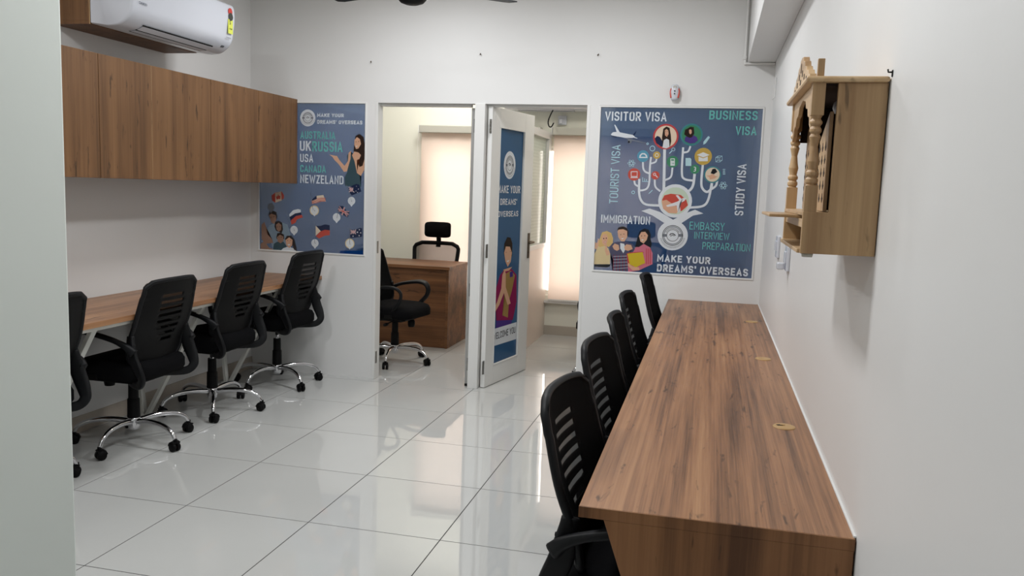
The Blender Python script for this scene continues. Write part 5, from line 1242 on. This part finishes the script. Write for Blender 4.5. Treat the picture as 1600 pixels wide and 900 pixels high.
bm = bmesh.new(); box(bm, .216, .242, A1-.010, A1-.002, 1.615, TZ1); box(bm, .243, XR-.012, A1-.018, A1-.0145, 1.442, TZ1); box(bm, .21, XR-.012, A0+.015, A1-.015, TZ1-.006, TZ1-.001); tpart('inner_shade_lining', bm, bpy.data.materials['velvet_and_inner_shade'], bev=0)  # dark boards added so the interior's shade comes from their colour
yc = (A0+A1)/2
def scal(sgn):
    hw = (A1-A0)/2-.027; pts = [(yc+sgn*hw, TZ1), (yc+sgn*hw, 1.615), (yc+sgn*(hw-.03), 1.628), (yc+sgn*(hw-.04), 1.645), (yc+sgn*(hw-.07), 1.65), (yc+sgn*(hw-.085), 1.668), (yc+sgn*(hw-.12), 1.672), (yc+sgn*(hw-.14), 1.69), (yc, 1.70), (yc, TZ1)]
    return pts
for sgn in (-1, 1):
    bm = bmesh.new(); prism(bm, scal(sgn), 'x', TX+.004, TX+.014); tpart('scalloped_valance', bm, M_pine2)
top = [(0, 1.80), (.03, 1.797), (.045, 1.785), (.07, 1.782), (.085, 1.768), (.115, 1.764), (.13, 1.752), (.16, 1.75), (.175, 1.738), (.2, 1.736), (.205, 1.7245)]
outl = [(yc-a, z) for a, z in reversed(top)]+[(yc+a, z) for a, z in top[1:]]
bm = bmesh.new(); prism(bm, outl, 'x', .186, .200); cr = tpart('carved_crest', bm, M_pine2)
bm = bmesh.new()
for (a, z, ry, rz_) in ((0, 1.775, .010, .012), (-.035, 1.758, .012, .008), (.035, 1.758, .012, .008), (-.08, 1.745, .012, .007), (.08, 1.745, .012, .007), (0, 1.742, .016, .007), (-.13, 1.736, .010, .005), (.13, 1.736, .010, .005), (-.17, 1.729, .010, .003), (.17, 1.729, .010, .003)):
    prism(bm, [(yc+a+ry*math.cos(2*PI*i/8)*(1 if i % 2 else .6), z+rz_*math.sin(2*PI*i/8)) for i in range(8)], 'x', .1853, .187)
bmesh.ops.translate(bm, verts=bm.verts, vec=(-O.x, -O.y, -O.z)); fin('carving_shade', bm, mat('carving_recess_shade', (52, 38, 28), .8), cr)['kind'] = 'stuff'  # dark flat pieces paint the shade of the crest's carved hollows
bm = bmesh.new(); box(bm, .198, .212, A0+.002, A0+.014, TZ1+.0125, 1.762); tpart('crest_post', bm, M_pine)
for (ya, yb) in ((A0+.022, 2.055), (2.2, A1-.022)):
    bm = bmesh.new(); prism(bm, [(ya, 1.443), (yb, 1.443), (yb, 1.60 if ya < 2 else 1.655), (ya, 1.655 if ya < 2 else 1.60)], 'x', .232, .240); lf = tpart('carved_door', bm, M_pine)
    bm = bmesh.new()
    for j in range(6):
        for i in range(3):
            a = ya+.03+i*.05; z = 1.47+j*.028
            if z < 1.6 and a < yb-.01: prism(bm, [(a-.012, z), (a, z-.009), (a+.012, z), (a+.004, z+.004), (a, z+.011), (a-.004, z+.004)], 'x', .2312, .2325)
    bmesh.ops.translate(bm, verts=bm.verts, vec=(-O.x, -O.y, -O.z)); fin('carving_shade', bm, bpy.data.materials['carving_recess_shade'], lf)['kind'] = 'stuff'  # shade in the door's pierced holes, painted as dark insets
bm = bmesh.new(); lathe(bm, [(0, 1.655), (.014, 1.657), (.018, 1.668), (.016, 1.68), (.01, 1.685), (.01, 1.711), (0, 1.711)], 20, c=(.262, 1.98, 0)); tpart('lamp_holder', bm, M_plastic, bev=0, smooth=True)
for y in (A0+.03, A1-.03):
    bm = bmesh.new(); lathe(bm, [(0, TZ0-.009), (.011, TZ0-.009), (.013, TZ0), (0, TZ0)], 14, c=(TX+.018, y, 0)); tpart('foot', bm, M_cass, bev=0, smooth=True)
tag(tp, 'small pale teak temple cabinet with turned pillars, hung on the right wall', 'wall shrine')
